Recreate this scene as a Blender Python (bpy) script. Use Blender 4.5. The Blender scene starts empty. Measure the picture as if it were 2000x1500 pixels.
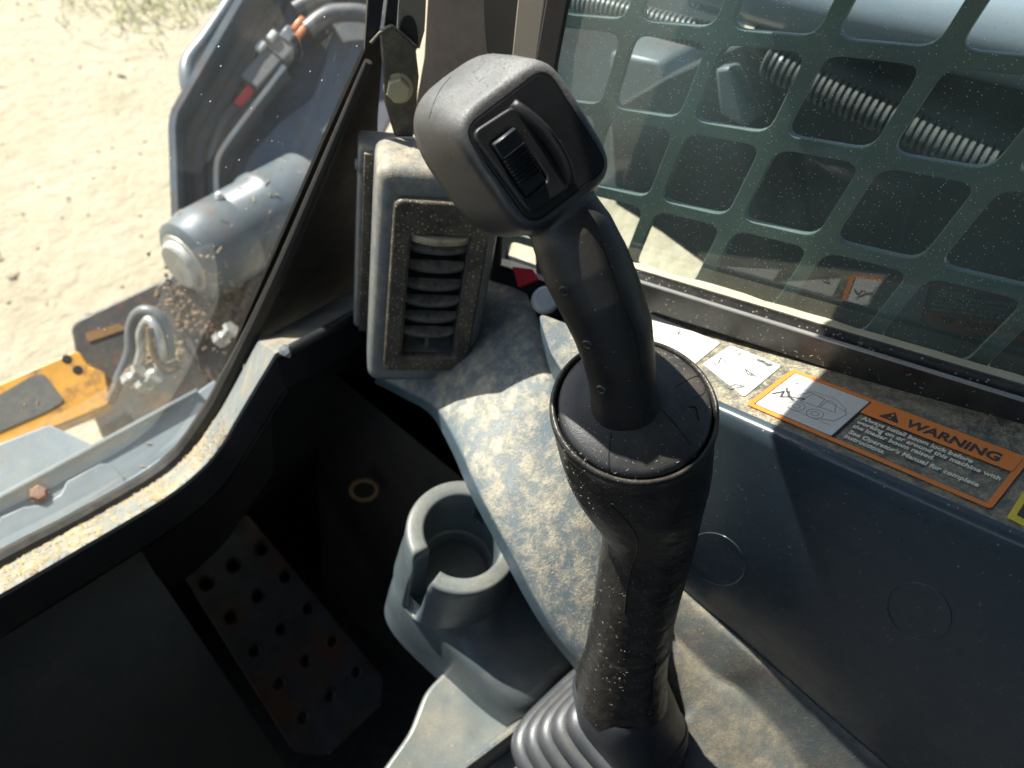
import bpy, bmesh, math, random
from mathutils import Vector, Matrix, noise
random.seed(7)
SC = bpy.context.scene
COL = SC.collection
R = math.radians
H = 1.75                                   # camera height above the ground

# ------------------------------------------------------------------ camera
FPX = 1450.0
_n = Vector((-340, 1200, FPX)).normalized()
_F = Vector((-2150, -940, FPX)).normalized()
AY = (_F - _F.dot(_n) * _n).normalized()   # vehicle forward, right and up seen in camera axes
AZ = -_n
AX = AY.cross(AZ)
CAMR = Vector((AX.x, AY.x, AZ.x)); CAMD = Vector((AX.y, AY.y, AZ.y)); CAMF = Vector((AX.z, AY.z, AZ.z))
cam = bpy.data.cameras.new('camera'); camo = bpy.data.objects.new('camera', cam); COL.objects.link(camo)
m = Matrix((CAMR, -CAMD, -CAMF)).transposed().to_4x4(); m.translation = Vector((0, 0, H))
camo.matrix_world = m
cam.sensor_width = 36; cam.lens = FPX / 2000 * 36; cam.clip_start = .02; cam.clip_end = 500
cam.dof.use_dof = True; cam.dof.focus_distance = .44; cam.dof.aperture_fstop = 8.0
SC.camera = camo

# ------------------------------------------------------------------ light
SUN = Vector((-.07, .68, .73)).normalized()  # towards the sun: ahead of the machine
w = bpy.data.worlds.new('World'); SC.world = w; w.use_nodes = True
nt = w.node_tree; sky = nt.nodes.new('ShaderNodeTexSky'); sky.sky_type = 'NISHITA'; sky.sun_disc = False
sky.sun_elevation = math.asin(SUN.z); sky.sun_rotation = math.atan2(SUN.x, SUN.y)
bg = nt.nodes['Background']; nt.links.new(sky.outputs[0], bg.inputs[0]); bg.inputs[1].default_value = .09
sl = bpy.data.lights.new('sun', 'SUN'); sl.energy = 5; sl.angle = R(.5); sl.color = (1, .965, .91)
so = bpy.data.objects.new('sun', sl); COL.objects.link(so); so.rotation_euler = SUN.to_track_quat('Z', 'Y').to_euler()
so.location = (1, 2, 5)
SC.view_settings.view_transform = 'Standard'; SC.view_settings.look = 'None'
SC.view_settings.exposure = 1.15; SC.view_settings.gamma = 1

# ------------------------------------------------------------------ pixel helpers (camera-relative metres)
def ray(px, py): return CAMR * ((px - 1000) / FPX) + CAMD * ((py - 750) / FPX) + CAMF
def D(px, py, d): return ray(px, py) * d
def PL(px, py, p0, nn):
    r = ray(px, py); nn = Vector(nn); return r * (Vector(p0).dot(nn) / r.dot(nn))
def PX(px, py, X0): return PL(px, py, (X0, 0, 0), (1, 0, 0))
def PZ(px, py, Z0): return PL(px, py, (0, 0, Z0), (0, 0, 1))

# ------------------------------------------------------------------ materials
def mat(name, col, rough=.5, metal=0., dust=0., dustcol=(.44, .36, .23), dscale=60., up=(.0, .7), fine=900., speck=0.,
        bump=0., bscale=700., var=0., vscale=25., rust=0., spec=.5, coat=0., rscale=30., thr=.5, soft=.16, drough=.62, ddet=6, bdist=.0006):
    m = bpy.data.materials.new(name); m.use_nodes = True; nt = m.node_tree; N = nt.nodes; L = nt.links
    b = N['Principled BSDF']; b.inputs['Metallic'].default_value = metal
    b.inputs['Specular IOR Level'].default_value = spec; b.inputs['Coat Weight'].default_value = coat
    geo = N.new('ShaderNodeNewGeometry'); pos = geo.outputs['Position']
    def nz(scale, detail=4, rough_=.6, off=0):
        n_ = N.new('ShaderNodeTexNoise'); n_.inputs['Scale'].default_value = scale; n_.inputs['Detail'].default_value = detail
        n_.inputs['Roughness'].default_value = rough_
        if off:
            a = N.new('ShaderNodeVectorMath'); a.operation = 'ADD'; a.inputs[1].default_value = (off, off * .7, -off)
            L.new(pos, a.inputs[0]); L.new(a.outputs[0], n_.inputs['Vector'])
        else: L.new(pos, n_.inputs['Vector'])
        return n_.outputs['Fac']
    def mr(src, a, b_, c=0., d=1.):
        n_ = N.new('ShaderNodeMapRange'); n_.inputs[1].default_value = a; n_.inputs[2].default_value = b_
        n_.inputs[3].default_value = c; n_.inputs[4].default_value = d; L.new(src, n_.inputs[0]); return n_.outputs[0]
    def mth(op, a, b_):
        n_ = N.new('ShaderNodeMath'); n_.operation = op
        for i, v in enumerate((a, b_)):
            if isinstance(v, (int, float)): n_.inputs[i].default_value = v
            else: L.new(v, n_.inputs[i])
        return n_.outputs[0]
    def mix(fac, a, b_):
        n_ = N.new('ShaderNodeMix'); n_.data_type = 'RGBA'
        if isinstance(fac, float): n_.inputs[0].default_value = fac
        else: L.new(fac, n_.inputs[0])
        for i, v in ((6, a), (7, b_)):
            if isinstance(v, tuple): n_.inputs[i].default_value = (*v, 1)
            else: L.new(v, n_.inputs[i])
        return n_.outputs[2]
    c = tuple(col)
    if var > 0:
        c = mix(mr(nz(vscale, 5), .35, .65), tuple(x * (1 - var) for x in col), tuple(min(1, x * (1 + var)) for x in col))
    if rust > 0:
        c = mix(mth('MULTIPLY', mr(nz(rscale, 6, .65, 3.1), .5, .62), rust), c, (.16, .065, .028))
    rg = mr(nz(40, 3, .6, 1.7), .3, .7, max(0, rough - .07), min(1, rough + .07))
    if dust > 0 or speck > 0:
        sx = N.new('ShaderNodeSeparateXYZ'); L.new(geo.outputs['Normal'], sx.inputs[0])
        upf = mr(sx.outputs[2], up[0], up[1])
        big = mr(nz(dscale, ddet, drough, 5.3), thr - soft, thr + soft)
        fn = mr(nz(fine, 2, .5, 2.2), .42, .58)
        film = mr(nz(dscale * .22, 3, .5, 8.8), .3, .7, .25, .7)
        d_ = mth('MULTIPLY', mth('ADD', mth('MULTIPLY', mth('MULTIPLY', big, mr(fn, 0, 1, .45, 1.)), .75), mth('MULTIPLY', film, .35)), upf)
        d_ = mth('MULTIPLY', d_, dust)
        if speck > 0:
            vo = N.new('ShaderNodeTexVoronoi'); vo.inputs['Scale'].default_value = fine * .55; L.new(pos, vo.inputs['Vector'])
            rs = N.new('ShaderNodeSeparateColor'); L.new(vo.outputs['Color'], rs.inputs[0])
            sp = mth('MULTIPLY', mr(vo.outputs['Distance'], .28, .2), mr(rs.outputs[0], 1 - speck, 1 - speck + .01))
            d_ = mth('MAXIMUM', d_, mth('MULTIPLY', sp, .8))
        d_ = mth('MINIMUM', d_, 1.0)
        dc = mix(mr(nz(dscale * 2, 4, .6, 9.1), .3, .7), tuple(x * .75 for x in dustcol), tuple(min(1, x * 1.2) for x in dustcol))
        c = mix(d_, c, dc)
        rg = mth('MAXIMUM', rg, mth('MULTIPLY', d_, .95))
        hgt = d_
    else: hgt = None
    if isinstance(c, tuple): b.inputs['Base Color'].default_value = (*c, 1)
    else: L.new(c, b.inputs['Base Color'])
    L.new(rg, b.inputs['Roughness'])
    if bump > 0 or hgt is not None:
        bn = N.new('ShaderNodeBump'); bn.inputs['Strength'].default_value = min(1, bump if bump > 0 else .25); bn.inputs['Distance'].default_value = bdist
        h_ = nz(bscale, 3, .55, 4.4)
        if hgt is not None: h_ = mth('ADD', mth('MULTIPLY', h_, 1. if bump > 0 else .3), mth('MULTIPLY', hgt, .8))
        L.new(h_, bn.inputs['Height']); L.new(bn.outputs[0], b.inputs['Normal'])
    return m

def glass_mat(name, tint, dust, dustcol, scale, gl=.05, speck=.1, fine=700., smear=None):
    m = bpy.data.materials.new(name); m.use_nodes = True; nt = m.node_tree; N = nt.nodes; L = nt.links
    N.remove(N['Principled BSDF']); out = N['Material Output']
    tr = N.new('ShaderNodeBsdfTransparent'); tr.inputs[0].default_value = (*tint, 1)
    g = N.new('ShaderNodeBsdfGlossy'); g.inputs['Roughness'].default_value = .03
    lw_ = N.new('ShaderNodeLayerWeight'); lw_.inputs[0].default_value = .5
    pw = N.new('ShaderNodeMath'); pw.operation = 'POWER'; pw.inputs[1].default_value = 4.; L.new(lw_.outputs['Facing'], pw.inputs[0])
    fr = N.new('ShaderNodeMapRange'); fr.inputs[3].default_value = gl; fr.inputs[4].default_value = .9; L.new(pw.outputs[0], fr.inputs[0])
    mx = N.new('ShaderNodeMixShader'); L.new(fr.outputs[0], mx.inputs[0]); L.new(tr.outputs[0], mx.inputs[1]); L.new(g.outputs[0], mx.inputs[2])
    df = N.new('ShaderNodeBsdfDiffuse'); df.inputs[0].default_value = (*dustcol, 1)
    tl = N.new('ShaderNodeBsdfTranslucent'); tl.inputs[0].default_value = (*dustcol, 1)
    dm = N.new('ShaderNodeMixShader'); dm.inputs[0].default_value = .5; L.new(df.outputs[0], dm.inputs[1]); L.new(tl.outputs[0], dm.inputs[2])
    geo = N.new('ShaderNodeNewGeometry')
    n1 = N.new('ShaderNodeTexNoise'); n1.inputs['Scale'].default_value = scale; n1.inputs['Detail'].default_value = 6; L.new(geo.outputs['Position'], n1.inputs['Vector'])
    r1 = N.new('ShaderNodeMapRange'); r1.inputs[1].default_value = .3; r1.inputs[2].default_value = .75; r1.inputs[3].default_value = dust * .35; r1.inputs[4].default_value = dust * 1.5
    L.new(n1.outputs['Fac'], r1.inputs[0])
    vo = N.new('ShaderNodeTexVoronoi'); vo.inputs['Scale'].default_value = fine; L.new(geo.outputs['Position'], vo.inputs['Vector'])
    rs = N.new('ShaderNodeSeparateColor'); L.new(vo.outputs['Color'], rs.inputs[0])
    a = N.new('ShaderNodeMapRange'); a.inputs[1].default_value = .3; a.inputs[2].default_value = .2; L.new(vo.outputs['Distance'], a.inputs[0])
    b_ = N.new('ShaderNodeMapRange'); b_.inputs[1].default_value = 1 - speck; b_.inputs[2].default_value = 1 - speck + .01; b_.inputs[4].default_value = .75; L.new(rs.outputs[0], b_.inputs[0])
    mu = N.new('ShaderNodeMath'); mu.operation = 'MULTIPLY'; L.new(a.outputs[0], mu.inputs[0]); L.new(b_.outputs[0], mu.inputs[1])
    ma = N.new('ShaderNodeMath'); ma.operation = 'MAXIMUM'; L.new(r1.outputs[0], ma.inputs[0]); L.new(mu.outputs[0], ma.inputs[1])
    cm = N.new('ShaderNodeMix'); cm.data_type = 'RGBA'; L.new(mu.outputs[0], cm.inputs[0]); cm.inputs[6].default_value = (*dustcol, 1); cm.inputs[7].default_value = (.85, .85, .80, 1)
    L.new(cm.outputs[2], df.inputs[0]); L.new(cm.outputs[2], tl.inputs[0])
    if smear:
        vd = N.new('ShaderNodeVectorMath'); vd.operation = 'DISTANCE'; vd.inputs[1].default_value = smear[0]; L.new(geo.outputs['Position'], vd.inputs[0])
        sm = N.new('ShaderNodeMapRange'); sm.interpolation_type = 'SMOOTHSTEP'; sm.inputs[1].default_value = 0; sm.inputs[2].default_value = smear[1]; sm.inputs[3].default_value = smear[2]; sm.inputs[4].default_value = 0; L.new(vd.outputs['Value'], sm.inputs[0])
        sn = N.new('ShaderNodeMath'); sn.operation = 'MULTIPLY'; L.new(sm.outputs[0], sn.inputs[0]); L.new(n1.outputs['Fac'], sn.inputs[1])
        sa = N.new('ShaderNodeMath'); sa.operation = 'ADD'; L.new(ma.outputs[0], sa.inputs[0]); L.new(sn.outputs[0], sa.inputs[1]); ma = sa
    m2 = N.new('ShaderNodeMixShader'); L.new(ma.outputs[0], m2.inputs[0]); L.new(mx.outputs[0], m2.inputs[1]); L.new(dm.outputs[0], m2.inputs[2])
    L.new(m2.outputs[0], out.inputs['Surface'])
    return m

SAND = (.44, .36, .23)
M = {}
M['grip'] = mat('grip_rubber', (.030, .031, .033), .38, dust=.85, dscale=16, up=(.05, .75), dustcol=(.27,.265,.245), speck=.012, fine=1500, bump=.35, bscale=1500, spec=.45)  # up-facing dust film also carries the head's sunlit sheen in its colour
M['flange'] = mat('flange_rubber', (.022, .024, .027), .42, dust=.18, dscale=30, up=(.1, 1.), speck=.03, fine=1500, bump=.4, bscale=1400)
M['neck'] = mat('neck_shaded_rubber', (.013, .013, .014), .42, dust=.18, dscale=35, up=(.1, 1.), speck=.015, fine=1500, bump=.35, bscale=1500)  # darker copy of the grip rubber, with the head's shadow in its colour
M['switch_plate'] = mat('switch_plate_plastic', (.011, .012, .014), .38, speck=.012, dust=.05, up=(-.5, 1), fine=1500, bump=.22, bscale=2600)
M['rocker'] = mat('rocker_plastic', (.022, .024, .027), .33, speck=.006, fine=1500)
M['sleeve'] = mat('sleeve_rubber', (.014, .014, .015), .36, dust=.16, dscale=45, up=(-.6, .9), speck=.03, fine=1300, bump=.35, bscale=75, bdist=.005)
M['boot'] = mat('boot_rubber', (.045, .050, .056), .42, dust=.12, dscale=70, up=(-.1, 1), speck=.015, fine=1100, bump=.2)
M['wheel'] = mat('wheel_dusty', (.05, .05, .05), .6, dust=1.5, dscale=60, up=(-.6, .4), speck=.4, fine=1500, dustcol=(.66, .53, .33), thr=.42)
M['hole'] = mat('hole_black', (.003, .003, .003), .8)
M['pod'] = mat('pod_plastic', (.10, .135, .16), .40, dust=1.2, dscale=50, up=(-.4, .5), speck=.26, fine=800, bump=.5, bscale=900, thr=.50, soft=.14, drough=.76, ddet=9)
M['arm'] = mat('arm_plastic', (.088, .134, .162), .40, dust=1.15, dscale=50, up=(.0, .6), speck=.38, fine=760, bump=.9, bscale=1100, thr=.505, soft=.055, drough=.80, ddet=12, dustcol=(.47,.415,.30))
M['bezel'] = mat('bezel_plastic', (.012, .012, .013), .45, dust=.42, dscale=38, up=(-.9, .7), speck=.58, fine=640, bump=.6, dustcol=(.66, .53, .33), drough=.75, ddet=9)
M['louvre'] = mat('louvre_plastic', (.055, .055, .055), .45, dust=1.1, dscale=120, up=(-.1, 1), speck=.10, fine=1600)
M['cup'] = mat('cup_plastic', (.088, .116, .126), .33, dust=.5, dscale=18, up=(-.1, 1.1), speck=.03, fine=700, bump=.25, var=.22, vscale=12)
M['console'] = mat('console_plastic', (.10, .125, .13), .5, dust=.85, dscale=34, up=(-.1, .6), speck=.20, fine=760, bump=.8, bscale=800, thr=.53, soft=.09, drough=.82, ddet=12, rust=.25, rscale=14)
M['panel'] = mat('panel_paint', (.036, .055, .070), .26, speck=.05, fine=900, dust=.05, dscale=30, up=(-1, 1), bump=.10, bscale=500)
M['ledge'] = mat('ledge_paint', (.035, .047, .056), .38, dust=1.1, dscale=110, up=(.80, .93), speck=.30, fine=700, bump=.5, thr=.48, soft=.09, drough=.8, ddet=10, dustcol=(.40, .345, .225))
M['rail'] = mat('rail_anodised', (.010, .010, .010), .35, dust=.2, dscale=60, up=(-.6, 1), speck=.22, fine=620, bump=.2, dustcol=(.40, .36, .27))
M['rail_edge'] = mat('rail_edge_highlight', (.30, .30, .29), .35, .4, dust=.3, up=(-1, 1))  # pale colour paints the highlight line along the metal edge
M['dustline'] = mat('dust_bed', (.42, .38, .26), .9, dust=.7, dscale=200, up=(-1, 1), dustcol=(.62, .54, .34), bump=.6, bscale=900)
M['mesh'] = mat('guard_paint', (.046, .074, .068), .5, dust=.5, dscale=22, up=(-1, 1), dustcol=(.25, .29, .24))
M['win'] = glass_mat('side_glass', (.82, .91, .885), .12, (.36, .50, .46), 9, speck=.36, fine=700, gl=.08, smear=((.4745, .22, H - .22), .15, .45))
M['door'] = glass_mat('door_glass', (.96, .98, .975), .026, (.62, .60, .52), 10, speck=.012, fine=420)
M['glass_edge'] = mat('glass_edge', (.28, .36, .36), .3)
M['pillar'] = mat('pillar_black', (.008, .009, .010), .5, dust=.15, dscale=25, up=(-1.2, 1.2), speck=.01, fine=900, dustcol=(.06, .055, .05))
M['liner'] = mat('liner_felt', (.05, .043, .037), .95, dust=.7, dscale=40, up=(-1, .6), dustcol=(.14, .11, .085), bump=.7, bscale=1500, fine=1600)
M['beige'] = mat('beige_metal', (.22, .19, .15), .6, dust=.2, up=(-1, 1))
M['bracket'] = mat('bracket_metal', (.022, .028, .03), .38, dust=.95, dscale=45, up=(-.25, .5), speck=.02, fine=900, rust=.25)
M['bolt'] = mat('bolt_zinc', (.48, .42, .25), .45, .2, dust=.9, up=(-.4, .8), dscale=150)
M['sill'] = mat('sill_paint', (.16, .20, .215), .38, dust=1.05, dscale=26, up=(.1, .6), speck=.06, fine=900, bump=.7, bscale=900, dustcol=(.46, .35, .19), thr=.515, soft=.07, drough=.78, ddet=10, rust=.2, rscale=26)
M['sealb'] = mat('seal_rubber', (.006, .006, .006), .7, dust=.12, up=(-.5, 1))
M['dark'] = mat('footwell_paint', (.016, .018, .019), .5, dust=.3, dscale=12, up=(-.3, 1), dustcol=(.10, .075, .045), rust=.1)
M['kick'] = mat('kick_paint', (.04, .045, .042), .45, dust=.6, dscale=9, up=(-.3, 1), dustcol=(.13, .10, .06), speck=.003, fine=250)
M['pedal'] = mat('pedal_steel', (.065, .072, .076), .42, dust=.3, dscale=25, up=(-.3, 1), dustcol=(.20, .14, .08), rust=.7, rscale=11, var=.3, vscale=30)
M['pedal_lit_edge'] = mat('pedal_lit_edge', (.38, .29, .22), .35, .6)  # paler than the pedal steel: the lit lower edge put into the colour
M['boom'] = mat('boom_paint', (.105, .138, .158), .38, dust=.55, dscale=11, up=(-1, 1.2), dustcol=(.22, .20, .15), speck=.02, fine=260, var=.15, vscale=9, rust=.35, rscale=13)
M['boomdark'] = mat('boom_paint_dirty_shaded', (.04, .05, .056), .5, dust=.3, dscale=40, up=(-1, 1), dustcol=(.16, .15, .12), rust=.2)  # dusty boom paint darkened to hold the shade of recess and strips
M['steel'] = mat('bare_steel', (.55, .55, .50), .35, .7, dust=.25, up=(-1, 1), rust=.35, rscale=60)
M['capsteel'] = mat('dull_zinc', (.50, .51, .47), .5, .3, dust=.3, up=(-1, 1), dscale=40, rust=.3, rscale=40)
M['yellow'] = mat('yellow_paint', (.66, .30, .012), .42, rust=.8, rscale=24, var=.12, dust=.3, dscale=30, up=(-1, 1.5), speck=.02, fine=260)
M['gripblack'] = mat('grip_tape', (.10, .105, .10), .95, bump=1., bscale=900, dust=.3, up=(-1, 1), dscale=90)
M['plate'] = mat('coupler_plate', (.03, .032, .033), .5, dust=.4, dscale=30, up=(-1, 1), dustcol=(.22, .18, .12), rust=.5, speck=.05, fine=240)
M['mud'] = mat('dried_mud', (.17, .11, .06), .95, var=.4, vscale=70, bump=1, bscale=200)
M['rustbolt'] = mat('rusty_bolt', (.24, .12, .07), .7, var=.4, vscale=120, bump=.6, bscale=500)
M['hose'] = mat('hose_rubber', (.10, .115, .125), .38, dust=.3, up=(-1, 1), dscale=50, rust=.2)
M['brass'] = mat('copper_clip', (.55, .20, .08), .4, .2)
M['red'] = mat('red_wrap', (.60, .02, .03), .5)
M['white_part'] = mat('white_plastic', (.62, .62, .58), .5, dust=.3, up=(-1, 1))
M['bluegrey'] = mat('front_frame_paint', (.19, .235, .255), .42, dust=.45, dscale=16, up=(-.2, 1.1), dustcol=(.34, .32, .25), var=.08, rust=.05)
M['ydk'] = mat('yellow_ring', (.20, .085, .008), .5, dust=.3, up=(-1, 1))
M['orange'] = mat('decal_orange', (.80, .21, .018), .5, dust=.18, dscale=130, up=(.3, 1), speck=.02, fine=1400)
M['decal_white'] = mat('decal_white', (.66, .66, .62), .5, dust=.30, dscale=150, up=(.3, 1), speck=.10, fine=1500, dustcol=(.40, .36, .26))
M['sticker'] = mat('sticker_white', (.70, .70, .64), .5, dust=.5, dscale=120, up=(.3, 1), speck=.04, fine=1200, dustcol=(.55, .48, .32))
M['decal_text'] = mat('decal_text', (.80, .77, .65), .6, dust=.2, up=(.3, 1))
M['ink'] = mat('decal_ink', (.028, .03, .03), .6, dust=.15, up=(.3, 1))
M['greyink'] = mat('decal_grey_ink', (.13, .14, .13), .6)
M['dyellow'] = mat('decal_yellow', (.80, .62, .02), .5, dust=.15, up=(.3, 1))
M['straw'] = mat('straw', (.50, .40, .22), .8, var=.3, vscale=300)
M['straw2'] = mat('straw_pale', (.34, .30, .22), .8, var=.3, vscale=300)
M['chrome'] = mat('cylinder_paint', (.22, .27, .32), .2, 0., dust=.15, up=(-1, 1), coat=.5)
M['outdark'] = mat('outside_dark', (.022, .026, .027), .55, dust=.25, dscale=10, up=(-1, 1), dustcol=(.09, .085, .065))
M['spiral'] = mat('spiral_guard', (.055, .065, .072), .4, dust=.25, up=(-1, 1), dscale=50)
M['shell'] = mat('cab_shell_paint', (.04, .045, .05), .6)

def ground_mat():
    m = bpy.data.materials.new('sandy_ground'); m.use_nodes = True; nt = m.node_tree; N = nt.nodes; L = nt.links; b = N['Principled BSDF']
    geo = N.new('ShaderNodeNewGeometry')
    def nz(s, d=6):
        n_ = N.new('ShaderNodeTexNoise'); n_.inputs['Scale'].default_value = s; n_.inputs['Detail'].default_value = d; n_.inputs['Roughness'].default_value = .65
        L.new(geo.outputs['Position'], n_.inputs['Vector']); return n_
    r = N.new('ShaderNodeValToRGB'); r.color_ramp.elements[0].position = .3; r.color_ramp.elements[1].position = .68
    r.color_ramp.elements[0].color = (.30, .25, .155, 1); r.color_ramp.elements[1].color = (.50, .43, .30, 1)
    e = r.color_ramp.elements.new(.47); e.color = (.42, .355, .235, 1)
    n1 = nz(3.2); n2 = nz(30); ad = N.new('ShaderNodeMath'); ad.operation = 'MULTIPLY_ADD'; ad.inputs[1].default_value = .45
    L.new(n2.outputs['Fac'], ad.inputs[0]); sc = N.new('ShaderNodeMath'); sc.operation = 'MULTIPLY'; sc.inputs[1].default_value = .58; L.new(n1.outputs['Fac'], sc.inputs[0])
    L.new(sc.outputs[0], ad.inputs[2]); L.new(ad.outputs[0], r.inputs[0]); L.new(r.outputs[0], b.inputs['Base Color'])
    b.inputs['Roughness'].default_value = .95
    bm = N.new('ShaderNodeBump'); bm.inputs['Strength'].default_value = .8; bm.inputs['Distance'].default_value = .03; n3 = nz(14, 8)
    L.new(n3.outputs['Fac'], bm.inputs['Height']); L.new(bm.outputs[0], b.inputs['Normal'])
    return m
M['ground'] = ground_mat()

# ------------------------------------------------------------------ object helpers
def tag(o, label=None, cat=None, group=None, kind=None):
    if label: o['label'] = label
    if cat: o['category'] = cat
    if group: o['group'] = group
    if kind: o['kind'] = kind
    return o
def thing(name, loc, label, cat, group=None):
    o = bpy.data.objects.new(name, None); o.empty_display_size = .02; COL.objects.link(o); o.location = Vector(loc) + Vector((0, 0, H))
    return tag(o, label, cat, group)
def wloc(o):
    v = Vector(o.location)
    while o.parent: o = o.parent; v += o.location
    return v
def link(name, me, material, parent=None, smooth=35, bevel=0, bseg=2, sub=0):
    """me: mesh with camera-relative coordinates"""
    o = bpy.data.objects.new(name, me); COL.objects.link(o)
    vs = [v.co for v in me.vertices]
    if parent is not None: org = wloc(parent) - Vector((0, 0, H))
    else:
        lo = Vector([min(v[i] for v in vs) for i in range(3)]); hi = Vector([max(v[i] for v in vs) for i in range(3)])
        org = Vector(((lo.x + hi.x) / 2, (lo.y + hi.y) / 2, lo.z))
    if parent is not None:
        ctr = sum((v for v in vs), Vector()) / max(1, len(vs)); off = ctr - org
    else: off = Vector(); ctr = org
    me.transform(Matrix.Translation(-ctr))
    o.parent = parent; o.location = off if parent is not None else org + Vector((0, 0, H))
    me.materials.append(M[material] if isinstance(material, str) else material)
    if smooth is not None:
        me.polygons.foreach_set('use_smooth', [True] * len(me.polygons))
        if smooth < 179: me.set_sharp_from_angle(angle=R(smooth))
    if bevel:
        md = o.modifiers.new('bevel', 'BEVEL'); md.width = bevel; md.segments = bseg; md.limit_method = 'ANGLE'; md.angle_limit = R(28)
        me.polygons.foreach_set('use_smooth', [True] * len(me.polygons)); 
    if sub:
        md = o.modifiers.new('sub', 'SUBSURF'); md.levels = sub; md.render_levels = sub
    return o
def pyd(verts, faces):
    me = bpy.data.meshes.new('mesh'); me.from_pydata([tuple(v) for v in verts], [], faces)
    bm = bmesh.new(); bm.from_mesh(me); bmesh.ops.recalc_face_normals(bm, faces=bm.faces); bm.to_mesh(me); bm.free()
    return me
def merge(*ms):
    V = []; Fc = []
    for me in ms:
        k = len(V); V += [v.co.copy() for v in me.vertices]; Fc += [[i + k for i in p.vertices] for p in me.polygons]
    out = bpy.data.meshes.new('mesh'); out.from_pydata(V, [], Fc); return out
def prism(pts, vec):
    """polygon pts (3D) swept by vec"""
    n_ = len(pts); vec = Vector(vec); V = [Vector(p) for p in pts] + [Vector(p) + vec for p in pts]
    Fc = [list(range(n_)), list(range(2 * n_ - 1, n_ - 1, -1))] + [[i, (i + 1) % n_, n_ + (i + 1) % n_, n_ + i] for i in range(n_)]
    return pyd(V, Fc)
def loft(rings, cap0=True, cap1=True, closed=True):
    n_ = len(rings[0]); V = [v for r in rings for v in r]; Fc = []
    for k in range(len(rings) - 1):
        for i in range(n_ if closed else n_ - 1):
            j = (i + 1) % n_; Fc.append([k * n_ + i, k * n_ + j, (k + 1) * n_ + j, (k + 1) * n_ + i])
    if cap0: Fc.append(list(range(n_)))
    if cap1: Fc.append(list(range((len(rings) - 1) * n_, len(rings) * n_)))
    return pyd(V, Fc)
def frame_of(ax, hint=Vector((1, 0, 0))):
    ax = Vector(ax).normalized(); e1 = hint - hint.dot(ax) * ax
    if e1.length < 1e-4: e1 = Vector((0, 1, 0)) - ax.y * ax
    e1.normalize(); return e1, ax.cross(e1), ax
def ring(c, e1, e2, a, b, n_=32, p=2., rot=0.):
    out = []
    for i in range(n_):
        t = 2 * math.pi * i / n_ + rot; ct, st = math.cos(t), math.sin(t)
        out.append(c + e1 * (a * math.copysign(abs(ct) ** (2 / p), ct)) + e2 * (b * math.copysign(abs(st) ** (2 / p), st)))
    return out
def spline(pts, n_=8):
    P = [Vector(p) for p in pts]; out = []
    for i in range(len(P) - 1):
        p0 = P[max(0, i - 1)]; p1 = P[i]; p2 = P[i + 1]; p3 = P[min(len(P) - 1, i + 2)]
        for k in range(n_):
            t = k / n_; out.append(.5 * ((2 * p1) + (p2 - p0) * t + (2 * p0 - 5 * p1 + 4 * p2 - p3) * t * t + (3 * p1 - p0 - 3 * p2 + p3) * t ** 3))
    out.append(P[-1]); return out
def tube(path, r, n_=12, cap=True):
    path = [Vector(p) for p in path]; rings = []; e = None
    for i, p in enumerate(path):
        t = (path[min(i + 1, len(path) - 1)] - path[max(i - 1, 0)]).normalized()
        if e is None: e, e2, _ = frame_of(t, Vector((.3, .2, 1)))
        else:
            e = (e - e.dot(t) * t).normalized(); e2 = t.cross(e)
        rr = r[i] if isinstance(r, (list, tuple)) else r
        rings.append(ring(p, e, e2, rr, rr, n_))
    return loft(rings, cap, cap)
def lathe(c, ax, prof, n_=48, hint=Vector((1, 0, 0)), cap0=False, cap1=False):
    e1, e2, ax = frame_of(ax, hint); return loft([ring(c + ax * h, e1, e2, max(r_, 1e-5), max(r_, 1e-5), n_) for r_, h in prof], cap0, cap1)
def obox(c, ex, ey, ez, a, b, d):
    """box centred c, half sizes a b d along ex ey ez"""
    V = [c + ex * (sx * a) + ey * (sy * b) + ez * (sz * d) for sz in (-1, 1) for sx, sy in ((-1, -1), (1, -1), (1, 1), (-1, 1))]
    return pyd(V, [[0, 1, 2, 3], [4, 5, 6, 7], [0, 1, 5, 4], [1, 2, 6, 5], [2, 3, 7, 6], [3, 0, 4, 7]])
def abox(lo, hi):
    c = (Vector(lo) + Vector(hi)) / 2; h = (Vector(hi) - Vector(lo)) / 2
    return obox(c, Vector((1, 0, 0)), Vector((0, 1, 0)), Vector((0, 0, 1)), h.x, h.y, h.z)
def fill2d(outer, holes, thick, o, ex, ey, bev=0., bres=1):
    """flat plate with holes: 2D outlines in the frame (o, ex, ey), real thickness centred on the plane"""
    cu = bpy.data.curves.new('outline', 'CURVE'); cu.dimensions = '2D'; cu.fill_mode = 'BOTH'; cu.extrude = max(0, thick / 2 - bev); cu.bevel_depth = bev; cu.bevel_resolution = bres
    cu.offset = -bev
    for poly in [outer] + holes:
        s = cu.splines.new('POLY'); s.points.add(len(poly) - 1); s.use_cyclic_u = True
        for p, q in zip(s.points, poly): p.co = (q[0], q[1], 0, 1)
    return curve_mesh(cu, o, ex, ey)
def curve_mesh(cu, o, ex, ey):
    ob = bpy.data.objects.new('tmp', cu); COL.objects.link(ob)
    dg = bpy.context.evaluated_depsgraph_get(); me = bpy.data.meshes.new_from_object(ob.evaluated_get(dg))
    bpy.data.objects.remove(ob); bpy.data.curves.remove(cu)
    ex = Vector(ex).normalized(); ey = Vector(ey); ey = (ey - ey.dot(ex) * ex).normalized(); ez = ex.cross(ey)
    mt = Matrix((ex, ey, ez)).transposed().to_4x4(); mt.translation = Vector(o); me.transform(mt); me.materials.clear()
    return me
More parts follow.
